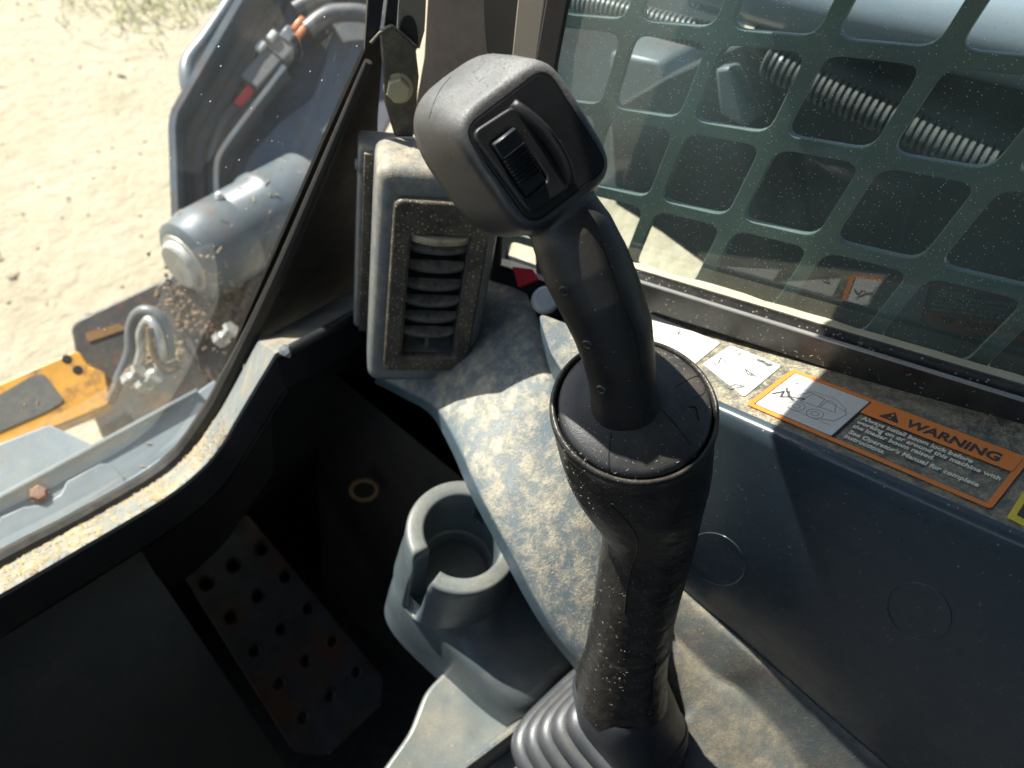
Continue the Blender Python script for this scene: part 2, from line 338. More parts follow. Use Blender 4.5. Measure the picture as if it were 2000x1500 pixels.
def apply(me, mods):
    ob = bpy.data.objects.new('tmp', me); COL.objects.link(ob)
    for ty, kw in mods:
        md = ob.modifiers.new(ty, ty)
        for k, v in kw.items(): setattr(md, k, v)
    dg = bpy.context.evaluated_depsgraph_get(); out = bpy.data.meshes.new_from_object(ob.evaluated_get(dg)); bpy.data.objects.remove(ob); return out
def text(s, size, o, ex, ey, thick=.0002, sx=1., bold=0., shear=0., space=1.):
    cu = bpy.data.curves.new('lettering', 'FONT'); cu.body = s; cu.size = size; cu.extrude = thick / 2; cu.offset = bold; cu.resolution_u = 3
    cu.shear = shear; cu.space_character = space
    ob = bpy.data.objects.new('tmp', cu); COL.objects.link(ob); dg = bpy.context.evaluated_depsgraph_get()
    me = bpy.data.meshes.new_from_object(ob.evaluated_get(dg)); bpy.data.objects.remove(ob)
    me.transform(Matrix.Diagonal((sx, 1, 1, 1)))
    ex = Vector(ex).normalized(); ey = Vector(ey); ey = (ey - ey.dot(ex) * ex).normalized(); ez = ex.cross(ey)
    mt = Matrix((ex, ey, ez)).transposed().to_4x4(); mt.translation = Vector(o); me.transform(mt); me.materials.clear(); return me
def rrect(x0, y0, x1, y1, r, n_=5):
    out = []
    for cx, cy, a0 in ((x1 - r, y1 - r, 0), (x0 + r, y1 - r, 90), (x0 + r, y0 + r, 180), (x1 - r, y0 + r, 270)):
        for k in range(n_ + 1): a = R(a0 + 90 * k / n_); out.append((cx + r * math.cos(a), cy + r * math.sin(a)))
    return out
def rpoly(pts, r, n_=4):
    """rounded polygon (2D or 3D points)"""
    P = [Vector(p) for p in pts]; out = []
    for i, p in enumerate(P):
        a = P[i - 1]; b = P[(i + 1) % len(P)]; rr = min(r, (a - p).length * .45, (b - p).length * .45)
        q0 = p + (a - p).normalized() * rr; q1 = p + (b - p).normalized() * rr
        for k in range(n_ + 1): t = k / n_; out.append(q0 * (1 - t) ** 2 + p * 2 * t * (1 - t) + q1 * t * t)
    return out
def circ(x, y, r, n_=20): return [(x + r * math.cos(2 * math.pi * i / n_), y + r * math.sin(2 * math.pi * i / n_)) for i in range(n_)]
def sheet(cols, thick=None):
    """grid surface from columns of points (all the same length)"""
    n_ = len(cols[0]); V = [p for c in cols for p in c]; Fc = []
    for k in range(len(cols) - 1):
        for i in range(n_ - 1): Fc.append([k * n_ + i, k * n_ + i + 1, (k + 1) * n_ + i + 1, (k + 1) * n_ + i])
    me = pyd(V, Fc)
    if thick: me = apply(me, [('SOLIDIFY', dict(thickness=thick, offset=-1 if thick > 0 else 1))])
    return me
def face_up(me, d):
    """flip an open sheet so that it faces direction d"""
    s = sum((p.normal * p.area for p in me.polygons), Vector())
    if s.dot(Vector(d)) < 0: me.flip_normals()
    return me
def pxprism(pts, plane, vec, rad=0.):
    P = [PL(x, y, *plane) for x, y in pts]
    if rad: P = rpoly(P, rad)
    return prism(P, vec)

# ================================================================== THE SETTING
GZ = -H
g = []
N_ = 40
cols = [[Vector((-30 + 60 * i / N_, -20 + 60 * j / N_, GZ)) for j in range(N_ + 1)] for i in range(N_ + 1)]
gr = link('ground', face_up(sheet(cols), (0, 0, 1)), 'ground'); tag(gr, 'pale dry sandy ground outside the cab', 'ground', kind='structure')
# cab shell round the operator (floor, roof, walls), open at the front and at the side windows
FPP = ((0, .33, 0), (0, 1, .25))            # raked plane of the front door
def FPo(off): return ((0, .33 + off, 0), (0, 1, .25))
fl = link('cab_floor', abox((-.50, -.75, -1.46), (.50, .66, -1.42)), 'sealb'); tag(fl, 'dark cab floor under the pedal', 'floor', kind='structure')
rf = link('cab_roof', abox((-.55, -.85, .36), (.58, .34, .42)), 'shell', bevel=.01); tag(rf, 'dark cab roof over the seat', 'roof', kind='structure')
dh = link('unseen_header', abox((-.50, .290, .01), (.50, .335, .36)), 'shell', bevel=.01); tag(dh, 'unseen dark header beam added above the front door opening', 'beam', kind='structure')  # added out of view, lower edge set so its shadow falls on the ledge
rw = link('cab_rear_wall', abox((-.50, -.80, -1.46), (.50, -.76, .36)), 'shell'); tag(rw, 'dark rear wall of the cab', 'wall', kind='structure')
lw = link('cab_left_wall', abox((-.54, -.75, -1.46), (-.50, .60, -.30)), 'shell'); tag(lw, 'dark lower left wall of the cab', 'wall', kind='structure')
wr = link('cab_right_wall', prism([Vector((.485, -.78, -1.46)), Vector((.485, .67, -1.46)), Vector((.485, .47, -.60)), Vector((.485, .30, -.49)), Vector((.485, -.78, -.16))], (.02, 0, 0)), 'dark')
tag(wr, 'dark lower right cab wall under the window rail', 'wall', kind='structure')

# ================================================================== JOYSTICK
JB = D(1205, 1420, .64)
J = thing('joystick_lever', JB, 'black rubber joystick lever with thumb rocker head and round palm flange', 'joystick')
hn = Vector((-.448, -.601, .662)).normalized()
hu = Vector((-.136, .778, .614)); hu = (hu - hu.dot(hn) * hn).normalized(); hr = hu.cross(hn)
hc = D(1046, 288, .345)
def hp(a, b, c): return hc + hr * a + hu * b + hn * c
def hring(c, a, b, p, da=0, db=0, n_=40):
    return ring(hp(da, db, c), hr, hu, a, b, n_, p)
head = loft([hring(0, .0268, .0300, 5, .0006), hring(-.0010, .0287, .0318, 4.8, .0006), hring(-.0035, .0303, .0335, 4.5, .0006), hring(-.009, .0315, .0352, 4.2, .0004, .0010),
             hring(-.022, .0334, .0392, 3.6, -.0010, .0040), hring(-.036, .0348, .0424, 3.2, -.0028, .0075), hring(-.047, .0336, .0420, 2.9, -.0035, .0085), hring(-.056, .029, .037, 2.6, -.0035, .0080), hring(-.061, .017, .022, 2.2, -.0035, .007)])
shaft_spec = [(1072, 350, 60, .373), (1092, 405, 72, .374), (1117, 455, 82, .376), (1145, 520, 87, .382), (1172, 580, 83, .388), (1196, 640, 78, .396), (1209, 700, 70, .404), (1216, 745, 66, .412), (1219, 775, 66, .418), (1222, 800, 72, .426)]
sp_c = [D(x, y, d) for x, y, h, d in shaft_spec]
rings = []
for i, (x, y, h, d) in enumerate(shaft_spec):
    t = (sp_c[min(i + 1, len(sp_c) - 1)] - sp_c[max(i - 1, 0)]).normalized()
    e1, e2, _ = frame_of(t, CAMR); rings.append(ring(sp_c[i], e1, e2, h * d / FPX, h * d / FPX * .95, 36, 2.3))
shaft = loft(rings)
gm = apply(merge(head, shaft), [('REMESH', dict(mode='VOXEL', voxel_size=.0011)), ('SMOOTH', dict(factor=.5, iterations=9))])
grip = link('grip', gm, 'grip', J, smooth=180)
gm.materials.append(M['neck'])
for p in gm.polygons:
    v_ = p.center + wloc(grip) - Vector((0, 0, H)) - hc
    if v_.dot(hu) < -.036: p.material_index = 1
grip['label'] = 'angular grip head on a tapered neck'
# inset switch plate on the head, its groove, rocker and thumb fin
def hpoly(px): return [((v := PL(x, y, hc, hn) - hc).dot(hr), v.dot(hu)) for x, y in px]
pan = [(p.x, p.y) for p in rpoly([Vector((*q, 0)) for q in hpoly([(1037, 441), (903, 253), (1064, 131), (1187, 326)])], .0085, 6)]
gv = []
sh_ = lambda k: [(x * k, y * k) for x, y in pan]
gvr = fill2d(sh_(1.022), [sh_(.992)], .0008, hp(0, 0, .0006), hr, hu)
link('groove', gvr, 'hole', grip, smooth=None)
plate = fill2d(sh_(.99), [], .0022, hp(0, 0, -.0001), hr, hu, .0005, 2)
pl_o = link('switch_plate', plate, 'switch_plate', J)
# raised housing of the rocker
hs = [(p.x, p.y) for p in rpoly([Vector((*q, 0)) for q in hpoly([(1030, 421), (915, 262), (1003, 205), (1112, 366)])], .005, 5)]
rk = [(p.x, p.y) for p in rpoly([Vector((*q, 0)) for q in hpoly([(1022, 391), (951, 281), (995, 250), (1066, 352)])], .0028, 4)]
housing = fill2d(hs, [rk], .0042, hp(0, 0, .0022), hr, hu, .0013, 3)
link('rocker_housing', housing, 'switch_plate', pl_o)
ctr = Vector((sum(p[0] for p in rk) / len(rk), sum(p[1] for p in rk) / len(rk)))
q = [Vector(p) for p in hpoly([(1022, 391), (951, 281), (995, 250), (1066, 352)])]
rl = ((q[1] + q[2]) - (q[0] + q[3])) * .5; rwid = ((q[2] + q[3]) - (q[0] + q[1])) * .5
ru2 = rl.normalized(); rr2 = Vector((ru2.y, -ru2.x)); LN = rl.length * .95; WD = rwid.dot(rr2) * .93
def rkp(s, t, c): p = ctr + ru2 * (s * LN / 2) + rr2 * (t * WD / 2); return hp(p.x, p.y, c)
prof = []
K = 120
for i in range(K + 1):
    s = -1 + 2 * i / K
    c = .0005 + .0050 * max(0, (s + 1) / 2) ** .8 if s < .9 else .0055
    base = .0034 + .0046 * ((s + 1) / 2)
    if -.62 < s < .42: base += .0007 * math.cos((s + .62) / 1.04 * 2 * math.pi * 8)
    if s > .93: base -= .0016 * (s - .93) / .07
    prof.append((s, base))
rings = []
for s, c in prof:
    rings.append([rkp(s, -1, -.002), rkp(s, -1, c - .0007), rkp(s, -.93, c), rkp(s, 0, c + .0002), rkp(s, .93, c), rkp(s, 1, c - .0007), rkp(s, 1, -.002)])
link('rocker_switch', loft(rings), 'rocker', pl_o, smooth=50)
# crescent thumb fin beside the rocker
fa = hpoly([(995, 208), (1050, 260), (1090, 320), (1108, 366)])
fpath = spline([Vector((x, y, 0)) for x, y in fa], 6); rings = []
for i, p in enumerate(fpath):
    t = (fpath[min(i + 1, len(fpath) - 1)] - fpath[max(0, i - 1)]).normalized(); nrm = Vector((t.y, -t.x, 0))
    u = i / (len(fpath) - 1); hgt = .0095 * math.sin(math.pi * (.08 + .86 * u)) ** .6; wd = .0030
    pts = []
    for k in range(9):
        a = math.pi * k / 8; pts.append(hp(*(p + nrm * (math.cos(a) * wd - .002 * math.sin(a))).xy, hgt * math.sin(a) ** .7 if 0 < k < 8 else -.001))
    rings.append(pts)
link('thumb_fin', loft(rings), 'switch_plate', pl_o, smooth=60)
# screw recesses and mould seam on the neck
for (x, y, d) in ((1100, 571, .368), (1137, 685, .380), (1166, 771, .395)):
    c = D(x, y, d); ax = (-ray(x, y).normalized() * .45 - CAMR * .9 + CAMD * .1).normalized()
    c = D(x, y, d)
    hit, loc, nrm, idx = grip.closest_point_on_mesh(Vector(c) + Vector((0, 0, H)) - wloc(grip))
    lc = loc + wloc(grip) - Vector((0, 0, H))
    rr = link('screw_recess', lathe(lc, nrm, [(.0001, .0002), (.0017, .0002), (.0020, .0006), (.0024, .0006), (.0032, -.0006)], 20), 'grip', grip)
    link('screw', lathe(lc, nrm, [(.0001, .0005), (.0013, .0005), (.0017, .0003)], 12), 'hole', grip)
def surf(o, x, y, push=0.):
    """camera ray onto a finished object: the surface point seen at this pixel"""
    org = Vector((0, 0, H)) - wloc(o); dr = ray(x, y).normalized()
    ok, loc, nrm, idx = o.ray_cast(org, dr)
    if not ok: return None, None
    return loc + wloc(o) - Vector((0, 0, H)) + nrm * push, nrm
bpy.context.view_layer.update()
def seam(o, pxs, mt, r=.00035, name='mould_seam'):
    fine_ = spline([Vector((x, y, 0)) for x, y in pxs], 8); pts = [surf(o, p.x, p.y, r * .35)[0] for p in fine_]; pts = [p for p in pts if p is not None]
    if len(pts) > 2: link(name, tube(pts, r, 6), mt, o)
seam(grip, [(1172, 470), (1196, 530), (1214, 590), (1236, 640), (1248, 690), (1254, 740)], 'hole', .00018)
seam(grip, [(880, 150), (860, 175), (846, 205), (838, 232)], 'hole', .00013)
# palm flange
dn = (CAMR * -.02 + CAMD * -.52 + CAMF * -.855).normalized()
dc_ = D(1240, 792, .4275)
PR = thing_c = link('palm_flange', lathe(dc_, dn, [(.0001, .0125), (.016, .0118), (.020, .0092), (.026, .0066), (.034, .0048), (.041, .0022), (.0434, .0004), (.0443, -.0022), (.0445, -.007)], 72), 'flange', J, smooth=60)
PR['label'] = 'round domed palm flange'
# sleeve: rim ring and tapering body
e1, e2, _ = frame_of(dn, CAMR)
rim = [(.0449, -.0085), (.0451, -.0035), (.0458, -.0012), (.0472, -.0003), (.0486, -.0012), (.0493, -.0035), (.0491, -.008), (.0478, -.011)]
rings = [ring(dc_ + dn * h, e1, e2, r, r, 64) for r, h in rim]
sl_spec = [(1245, 912, 146, .452, .9), (1256, 962, 122, .468, .9), (1267, 1005, 101, .482, .92), (1270, 1045, 90, .494, .95), (1258, 1095, 87, .508, .97), (1247, 1145, 83, .524, 1), (1238, 1195, 80, .540, 1), (1230, 1240, 79, .556, 1)]
cs = [D(x, y, d) for x, y, h, d, a in sl_spec]
allc = [dc_ - dn * .011] + cs
for i, (x, y, h, d, a) in enumerate(sl_spec):
    t = (allc[i] - allc[min(i + 2, len(allc) - 1)]).normalized()
    t = dn.lerp(t, min(1, .25 + i * .25)).normalized()
    f1, f2, _ = frame_of(t, CAMR); rings.append(ring(cs[i], f1, f2, h * d / FPX, h * d / FPX * a, 64))
me = loft(rings, False, False)
SL = link('sleeve', apply(me, [('SUBSURF', dict(levels=1))]), 'sleeve', J, smooth=70)
lo_spec = [(1231, 1236, 79.5, .556), (1230, 1244, 82, .558), (1228, 1250, 80, .560), (1224, 1272, 80, .569), (1219, 1302, 83, .581), (1215, 1326, 87, .592), (1213, 1344, 89, .600)]
cs = [D(x, y, d) for x, y, h, d in lo_spec]; rings = []
for i, (x, y, h, d) in enumerate(lo_spec):
    t = (cs[max(0, i - 1)] - cs[min(i + 1, len(cs) - 1)]).normalized(); f1, f2, _ = frame_of(t, CAMR)
    rings.append(ring(cs[i], f1, f2, h * d / FPX, h * d / FPX, 64, 2.0 + .5 * max(0, i - 3) / 4))
LSe = (cs[-1].copy(), (cs[-2] - cs[-1]).normalized(), lo_spec[-1][2] * lo_spec[-1][3] / FPX)
LS = link('lower_sleeve', apply(loft(rings, False, False), [('SUBSURF', dict(levels=1))]), 'sleeve', J, smooth=70)
bpy.context.view_layer.update()
seam(SL, [(1190, 985), (1225, 1020), (1243, 1050), (1243, 1080), (1233, 1110), (1225, 1150), (1220, 1195)], 'sleeve', .0005)
seam(LS, [(1285, 1258), (1280, 1300), (1274, 1340), (1268, 1380)], 'hole', .0004)
seam(PR, [(1190, 920), (1189, 890), (1192, 860), (1193, 845)], 'hole', .0003, 'crack')
seam(PR, [(1292, 800), (1315, 825), (1335, 850), (1348, 869)], 'hole', .0002, 'mould_seam')
seam(PR, [(1345, 795), (1358, 796), (1362, 810), (1364, 822)], 'hole', .0004, 'cut')
seam(PR, [(1320, 755), (1362, 735), (1376, 765), (1352, 778)], 'switch_plate', .00025, 'cut')
# bellows boot: rounded-square pleats
bc = D(1224, 1418, .645)
rings = []; X_ = Vector((1, 0, 0)); Y_ = Vector((0, 1, 0)); Z_ = Vector((0, 0, 1))
a0 = .040; z = .012; cx = Vector()
prof = []
for k in range(5):
    a = .0440 + .0066 * k
    prof += [(a - .0060, z), (a - .0018, z - .0015), (a + .0006, z - .0050), (a + .0014, z - .0110), (a + .0010, z - .0165), (a - .0020, z - .0200), (a - .0060, z - .0212), (a - .0062, z - .0220)]
    z -= .0222
rot = R(-8)
bx_ = Vector((math.cos(rot), math.sin(rot), 0)); by_ = Vector((-math.sin(rot), math.cos(rot), 0))
rings = [ring(bc + Vector((0, 0, 0)) + Z_ * zz, bx_, by_, a, a, 72, 4.2) for a, zz in [(.0400, .0145)] + prof]
g1, g2_, _ = frame_of(LSe[1], bx_)
rings = [ring(LSe[0] + LSe[1] * .006, g1, g2_, LSe[2] * .97, LSe[2] * .97, 72, 2.2), ring(LSe[0] - LSe[1] * .001, g1, g2_, LSe[2] * 1.01, LSe[2] * 1.01, 72, 2.4)] + rings
BT = link('bellows_boot', loft(rings, False, False), 'boot', J, smooth=60)
BT['label'] = 'pleated rubber boot with square rounded folds'

# ================================================================== AIR VENT POD
pc = D(847, 566, .660)
vn = Vector((-.675, -.730, .106)).normalized(); vu = Vector((.075, .075, .994)); vu = (vu - vu.dot(vn) * vn).normalized(); vr = vu.cross(vn)
def vp(a, b, c): return pc + vr * a + vu * b + vn * c
V = thing('air_vent_pod', pc, 'dusty grey air vent pod with black louvred outlet', 'air vent')
body = obox(vp(-.0015, -.002, -.028), vr, vu, vn, .0485, .108, .028)
body = apply(body, [('BEVEL', dict(width=.011, segments=5, limit_method='ANGLE'))])
ct_ = bpy.data.objects.new('tmp', obox(vp(0, -.006, 0), vr, vu, vn, .0235, .0625, .030)); COL.objects.link(ct_)
body = apply(body, [('BOOLEAN', dict(operation='DIFFERENCE', object=ct_, solver='EXACT'))]); bpy.data.objects.remove(ct_)
VB = link('pod_housing', body, 'pod', V, smooth=40)
link('duct_flange', obox(vp(-.008, .002, -.068), vr, vu, vn, .054, .092, .014), 'pod', V, bevel=.004, bseg=3)
link('duct_seal', obox(vp(-.007, .000, -.053), vr, vu, vn, .0505, .090, .004), 'bezel', V, bevel=.001)
clip = lathe(vp(-.060, .075, -.060), vr * -1, [(.0001, .004), (.004, .004), (.005, .0015), (.007, .0008), (.0072, -.004)], 20); link('clip', clip, 'pod', V)
bez = fill2d(rrect(-.0372, -.086, .0372, .086, .007), [rrect(-.0235, -.0685, .0235, .0565, .003)], .009, vp(0, 0, .0035), vr, vu, .003, 4)
BZ = link('vent_bezel', bez, 'bezel', V, smooth=40)
link('vent_cavity', obox(vp(0, -.006, -.0285), vr, vu, vn, .0233, .062, .001), 'hole', V)
for s in (-1, 1): link('cavity_side', obox(vp(s * .0229, -.006, -.012), vr, vu, vn, .0006, .062, .016), 'louvre', V)
def louvre(b, wid=.0224):
    pts = []; n_ = 14; top = []
    for i in range(n_ + 1):
        s = -1 + 2 * i / n_; pts.append((s * wid, .0015 + .0062 * math.sqrt(max(0, 1 - s * s * .92))))
    til = (vn * .95 - vu * .30).normalized(); tu = vr.cross(til) * -1
    if tu.dot(vu) < 0: tu = -tu
    o_ = vp(0, b, -.0035)
    P = [o_ + vr * x + til * (c + .001) for x, c in pts] + [o_ + vr * wid - til * .002, o_ - vr * wid - til * .002]
    return prism(P, tu * .0042)
for b in (.040, .0225, .0045, -.0125, -.0295, -.0465):
    link('louvre', louvre(b), 'louvre', V, bevel=.0006)
n_ = 40; wp = []
for i in range(n_ + 1):
    s = -1 + 2 * i / n_; rr_ = (.0095 * math.sqrt(max(0, 1 - s * s)) + (.0006 if i % 2 else 0)); wp.append((s * .0231, rr_))
P = [vp(x, .0495, .001 + c) for x, c in wp] + [vp(.0231, .0495, -.012), vp(-.0231, .0495, -.012)]
link('thumb_wheel', prism(P, vu * .0062), 'wheel', V, bevel=.0006)
link('louvre_stem', obox(vp(-.001, -.0565, .000), vr, vu, vn, .0013, .005, .0015), 'louvre', V)
for b in (.0735, -.0775):
    s_ = link('screw_recess', lathe(vp(.004, b, .008), vn, [(.0001, -.0028), (.0024, -.0026), (.0030, .0002), (.0040, .0006), (.0046, -.0004)], 20), 'bezel', V)
    link('screw', lathe(vp(.004, b, .006), vn, [(.0001, .0010), (.0020, .0008), (.0024, .0002)], 12), 'hole', V)

V.scale = (1.085, 1.085, 1.085)
# moulded arm panel sweeping from the pod down to the console
Lft = [(735, 735, .79), (795, 765, .765), (850, 797, .715), (893, 868, .658), (935, 963, .625), (990, 1066, .610), (1040, 1162, .608), (1085, 1238, .612), (1125, 1290, .618), (1160, 1330, .625)]
Rgt = [(965, 420, .80), (1002, 505, .76), (1046, 600, .70), (1096, 712, .655), (1150, 815, .640), (1215, 930, .630), (1262, 1050, .630), (1280, 1150, .635), (1290, 1240, .64), (1295, 1320, .65)]
Ls = spline([D(*p) for p in Lft], 8); Rs = spline([D(*p) for p in Rgt], 8)
cols = []; an = Vector((-.5, -.25, .8)).normalized()
for i, (a, b) in enumerate(zip(Ls, Rs)):
    u = i / (len(Ls) - 1); row = []
    dn_ = Vector((.25, .35, -.9)); out = (a - b).normalized()
    row += [a + dn_ * .045 - out * .004, a + dn_ * .006 - out * .0005, a + dn_ * .002 - out * .0004 + an * .0005]
    for k in range(0, 13):
        s = k / 12; p = a.lerp(b, .015 + .985 * s * .80); bulge = .010 * math.sin(math.pi * min(1, s * 1.0)) + .004 * math.exp(-((s - .16) / .07) ** 2) * (1 - abs(2 * u - 1.05))
        row.append(p + an * (bulge + .002))
    for s in (.25, .5, .75, 1.): row.append(a.lerp(b, .8 + .2 * s) - an * (.020 * s ** 1.5) + an * .002)
    row.append(b - an * .09)
    cols.append(row)
me = face_up(sheet(cols), an)
AR = link('side_console', me, 'arm', None, smooth=60); tag(AR, 'dusty grey moulded panel sweeping from vent pod to joystick base', 'console panel')
bpy.context.view_layer.update()

# ================================================================== CUP HOLDER CONSOLE
cc = D(902, 1058, .715)                      # centre of the rim
C = thing('cup_holder', cc + Vector((0, 0, -.17)), 'grey green moulded cup holder with two handle slots', 'cup holder')
NA = 144; ro, ri = .0550, .0378
def hgt(th):
    # th: world angle. +Y half (front) stands higher, slots at +X and -X
    fr = math.sin(th); h = .004 + .020 / (1 + math.exp(-fr * 14))
    for sa, wd, dp in ((R(176), .17, .072), (R(12), .16, .022)):
        dlt = abs((th - sa + math.pi) % (2 * math.pi) - math.pi)
        h -= (h + dp - .0) / (1 + math.exp((dlt - wd) * 60))
    return h
rings = [[] for _ in range(14)]
for i in range(NA):
    th = 2 * math.pi * i / NA; h = hgt(th); dv = Vector((math.cos(th), math.sin(th), 0)); up = Z_
    tap = .0018
    pr = [(ri - .004, -.066), (ri - .0035, -.050), (ri - .0030, -.047), (ri - .0005, -.0455), (ri, min(h, -.02) if h < -.02 else -.02), (ri, h - .0035), (ri + .0012, h - .0008), (ri + .0035, h), (ro - .0035, h), (ro - .0010, h - .0010), (ro, h - .004), (ro + .0008, min(h - .005, -.012)), (ro + .003, min(h - .006, -.035)), (ro + .006, -.075)]
    last = 9
    for k, (r_, z_) in enumerate(pr): rings[k].append(cc + dv * r_ + up * (min(z_, h) if k < 5 else z_))
cup = loft(rings, True, False)
link('cup_well', cup, 'cup', C, smooth=50)
# body below the cup, spreading back towards the joystick base
def brng(c, a, b, z, p=2.6, ang=0., n_=64):
    ex = Vector((math.cos(ang), math.sin(ang), 0)); ey = Vector((-math.sin(ang), math.cos(ang), 0)); return ring(Vector((c.x, c.y, z)), ex, ey, a, b, n_, p)
b0 = cc.z
def hxy(px, py, z): return PZ(px, py, z)
rings = [brng(cc, .0560, .0560, b0 - .050, 2.0), brng(cc + Vector((.001, -.002, 0)), .0572, .0580, b0 - .068, 2.2), brng(cc + Vector((.005, -.014, 0)), .061, .071, b0 - .080, 2.6), brng(cc + Vector((.012, -.032, 0)), .068, .090, b0 - .090, 3.0), brng(cc + Vector((.017, -.044, 0)), .074, .103, b0 - .104, 3.6),
         brng(cc + Vector((.020, -.050, 0)), .077, .110, b0 - .130, 4.2), brng(cc + Vector((.022, -.054, 0)), .080, .115, b0 - .175, 4.6)]
link('console_body', apply(loft(rings, False, False), [('SUBSURF', dict(levels=1))]), 'cup', C, smooth=70)
# base shelf carrying the cup holder and joystick boot
zb = b0 - .150
base_px = [(735, 1520), (800, 1430), (830, 1350), (900, 1280), (1120, 1200), (1300, 1180), (1420, 1330), (1500, 1560), (1100, 1640)]
me = prism(rpoly([PZ(x, y, zb) for x, y in base_px], .012), (0, 0, -.05)); link('base_shelf', me, 'cup', C, bevel=.006, bseg=3)
# tray rim around the boot
tp = [PZ(x, y, zb + .028) for x, y in ((905, 1505), (1010, 1425), (1085, 1360), (1150, 1325))]
link('boot_rim', apply(sheet([[p + Vector((-.012, -.006, -.028)), p + Vector((-.004, -.002, -.004)), p, p + Vector((.012, .004, .001)), p + Vector((.020, .006, -.03))] for p in spline(tp, 6)]), [('SUBSURF', dict(levels=1))]), 'console', C)

# ridge moulding between boot and right wall
Wl = [(1320, 1120), (1337, 1146), (1430, 1225), (1540, 1320), (1640, 1408), (1740, 1494), (1850, 1590)]
Ws = [PX(x, y, .385 + .0 * i) for i, (x, y) in enumerate(Wl)]
Ml = [(1300, 1205), (1322, 1245), (1395, 1315), (1455, 1350), (1520, 1425), (1580, 1510), (1640, 1600)]
Ms = [D(x, y, .665) for x, y in Ml]
Il = [(1285, 1290), (1300, 1340), (1335, 1390), (1332, 1420), (1350, 1470), (1372, 1530), (1400, 1620)]
Is = [D(x, y, .672) for x, y in Il]
cols = []
for a, b, c in zip(spline(Ws, 5), spline(Ms, 5), spline(Is, 5)):
    mid1 = a.lerp(b, .5) + Z_ * .006; mid2 = b.lerp(c, .5) + Z_ * .004
    cols.append([a + Vector((.02, 0, -.05)), a, a + Vector((-.006, 0, .004)), mid1, a.lerp(b, .8) + Z_ * .002, b - Z_ * .009, b.lerp(c, .12) + Z_ * .003, mid2 + Z_ * .003, b.lerp(c, .85) + Z_ * .002, c - Z_ * .003, c + Vector((-.004, .004, -.06))])
me = apply(face_up(sheet(cols), (0, 0, 1)), [('SUBSURF', dict(levels=1))])
tag(link('console_ridge', me, 'console', None, smooth=70), 'dirty ridged moulding between joystick boot and dark wall panel', 'console trim')

# ================================================================== RIGHT WALL: panel, ledge, decals, rail, glass, guard
LG = (Vector((.405, .015, -.3565)), Vector((.076, .381, .921)).normalized())
def LGp(x, y, up=0.): return PL(x, y, LG[0] + LG[1] * up, LG[1])
SD = Vector((0, .946, -.323))               # sill direction, forward and down
E1 = PL(1418, 803, *LG); E2 = PL(2000, 1058, *LG); ed = (E2 - E1).normalized()
B1 = PX(1337, 1144, .382); B2 = PX(1740, 1493, .382); bd = (B2 - B1).normalized()
cols = []
for k in range(25):
    u = -.125 + .565 * k / 24
    e = E1 + ed * (u); lo = B1 + bd * (u * 1.0) ; back = Vector((1, -.16, -.0)); back = (back - back.dot(LG[1]) * LG[1]).normalized()
    dwn = (lo - e)
    row = [e + back * .13, e + back * .06, e + back * .012, e + back * .007, e + back * .0035 - Z_ * .0004, e + back * .001 - Z_ * .0016, e - back * .0008 - Z_ * .004]
    for s in (.06, .12, .25, .4, .55, .7, .85, 1., 1.25): row.append(e - back * .0012 + dwn * s - back * .004 * math.sin(math.pi * min(1, s)))
    cols.append(row)
me = face_up(sheet(cols), (-.5, 0, .6))
WP = link('wall_panel', me, 'panel', None, smooth=60); tag(WP, 'dark navy inner wall panel below the window rail', 'panel')
me.materials.append(M['ledge'])
for i, p in enumerate(me.polygons):
    if i % 15 < 3: p.material_index = 1
bpy.context.view_layer.update()
for (x, y, rx, ry, an_) in ((1796, 1194, 66, 52, 32), (1400, 1092, 60, 46, 38)):
    pts = []
    for k in range(57):
        t = 2 * math.pi * k / 56; a_, b_ = rx * math.cos(t), ry * math.sin(t); ca_, sa_ = math.cos(R(an_)), math.sin(R(an_))
        c, nm = surf(WP, x + a_ * ca_ - b_ * sa_, y + a_ * sa_ + b_ * ca_, .00005)
        if c is not None: pts.append(c)
    link('plug_outline', tube(pts, .00042, 6), 'panel', WP, smooth=60)
# decals
LLp = Vector((.377, .02, -.356)); de1 = Vector((-.149, -.910, .389)); de2 = Vector((.986, -.168, -.012))
dnm = LG[1]; de1 = (de1 - de1.dot(dnm) * dnm).normalized(); de2 = dnm.cross(de1)
O0 = PL(*[1457, 792], *LG)
def dp(s, t, c=.0): return O0 + de1 * s + de2 * t + dnm * c
W_, T_ = .1495, .0575
Dk = thing('warning_decal', dp(W_ / 2, T_ / 2, .0004), 'orange bordered WARNING decal with loader pictogram on window ledge', 'decal')
fr_o = rrect(0, 0, W_, T_, .0025); 
bord = fill2d(fr_o, [rrect(.0035, .0035, W_ - .0035, T_ - .0035, .0008)], .0003, dp(0, 0, .0010), de1, de2)
link('border', bord, 'orange', Dk, smooth=None)
link('picture_panel', fill2d(rrect(.0045, .0042, .0572, T_ - .0042, .0008), [], .0003, dp(0, 0, .0012), de1, de2), 'decal_white', Dk, smooth=None)
link('picture_frame', fill2d(rrect(.0035, .0035, .0582, T_ - .0035, .0005), [rrect(.0045, .0042, .0572, T_ - .0042, .0008)], .0003, dp(0, 0, .0009), de1, de2), 'ink', Dk, smooth=None)
link('header', fill2d(rrect(.0586, .0385, W_ - .0030, T_ - .0030, .0004), [], .0003, dp(0, 0, .0013), de1, de2), 'orange', Dk, smooth=None)
tri = [(p.x, p.y) for p in rpoly([Vector((.0685, .0418, 0)), Vector((.0812, .0418, 0)), Vector((.0748, .0520, 0))], .0012, 4)]
ex_ = [(.0742, .0462), (.0754, .0462), (.0757, .0496), (.0739, .0496)]
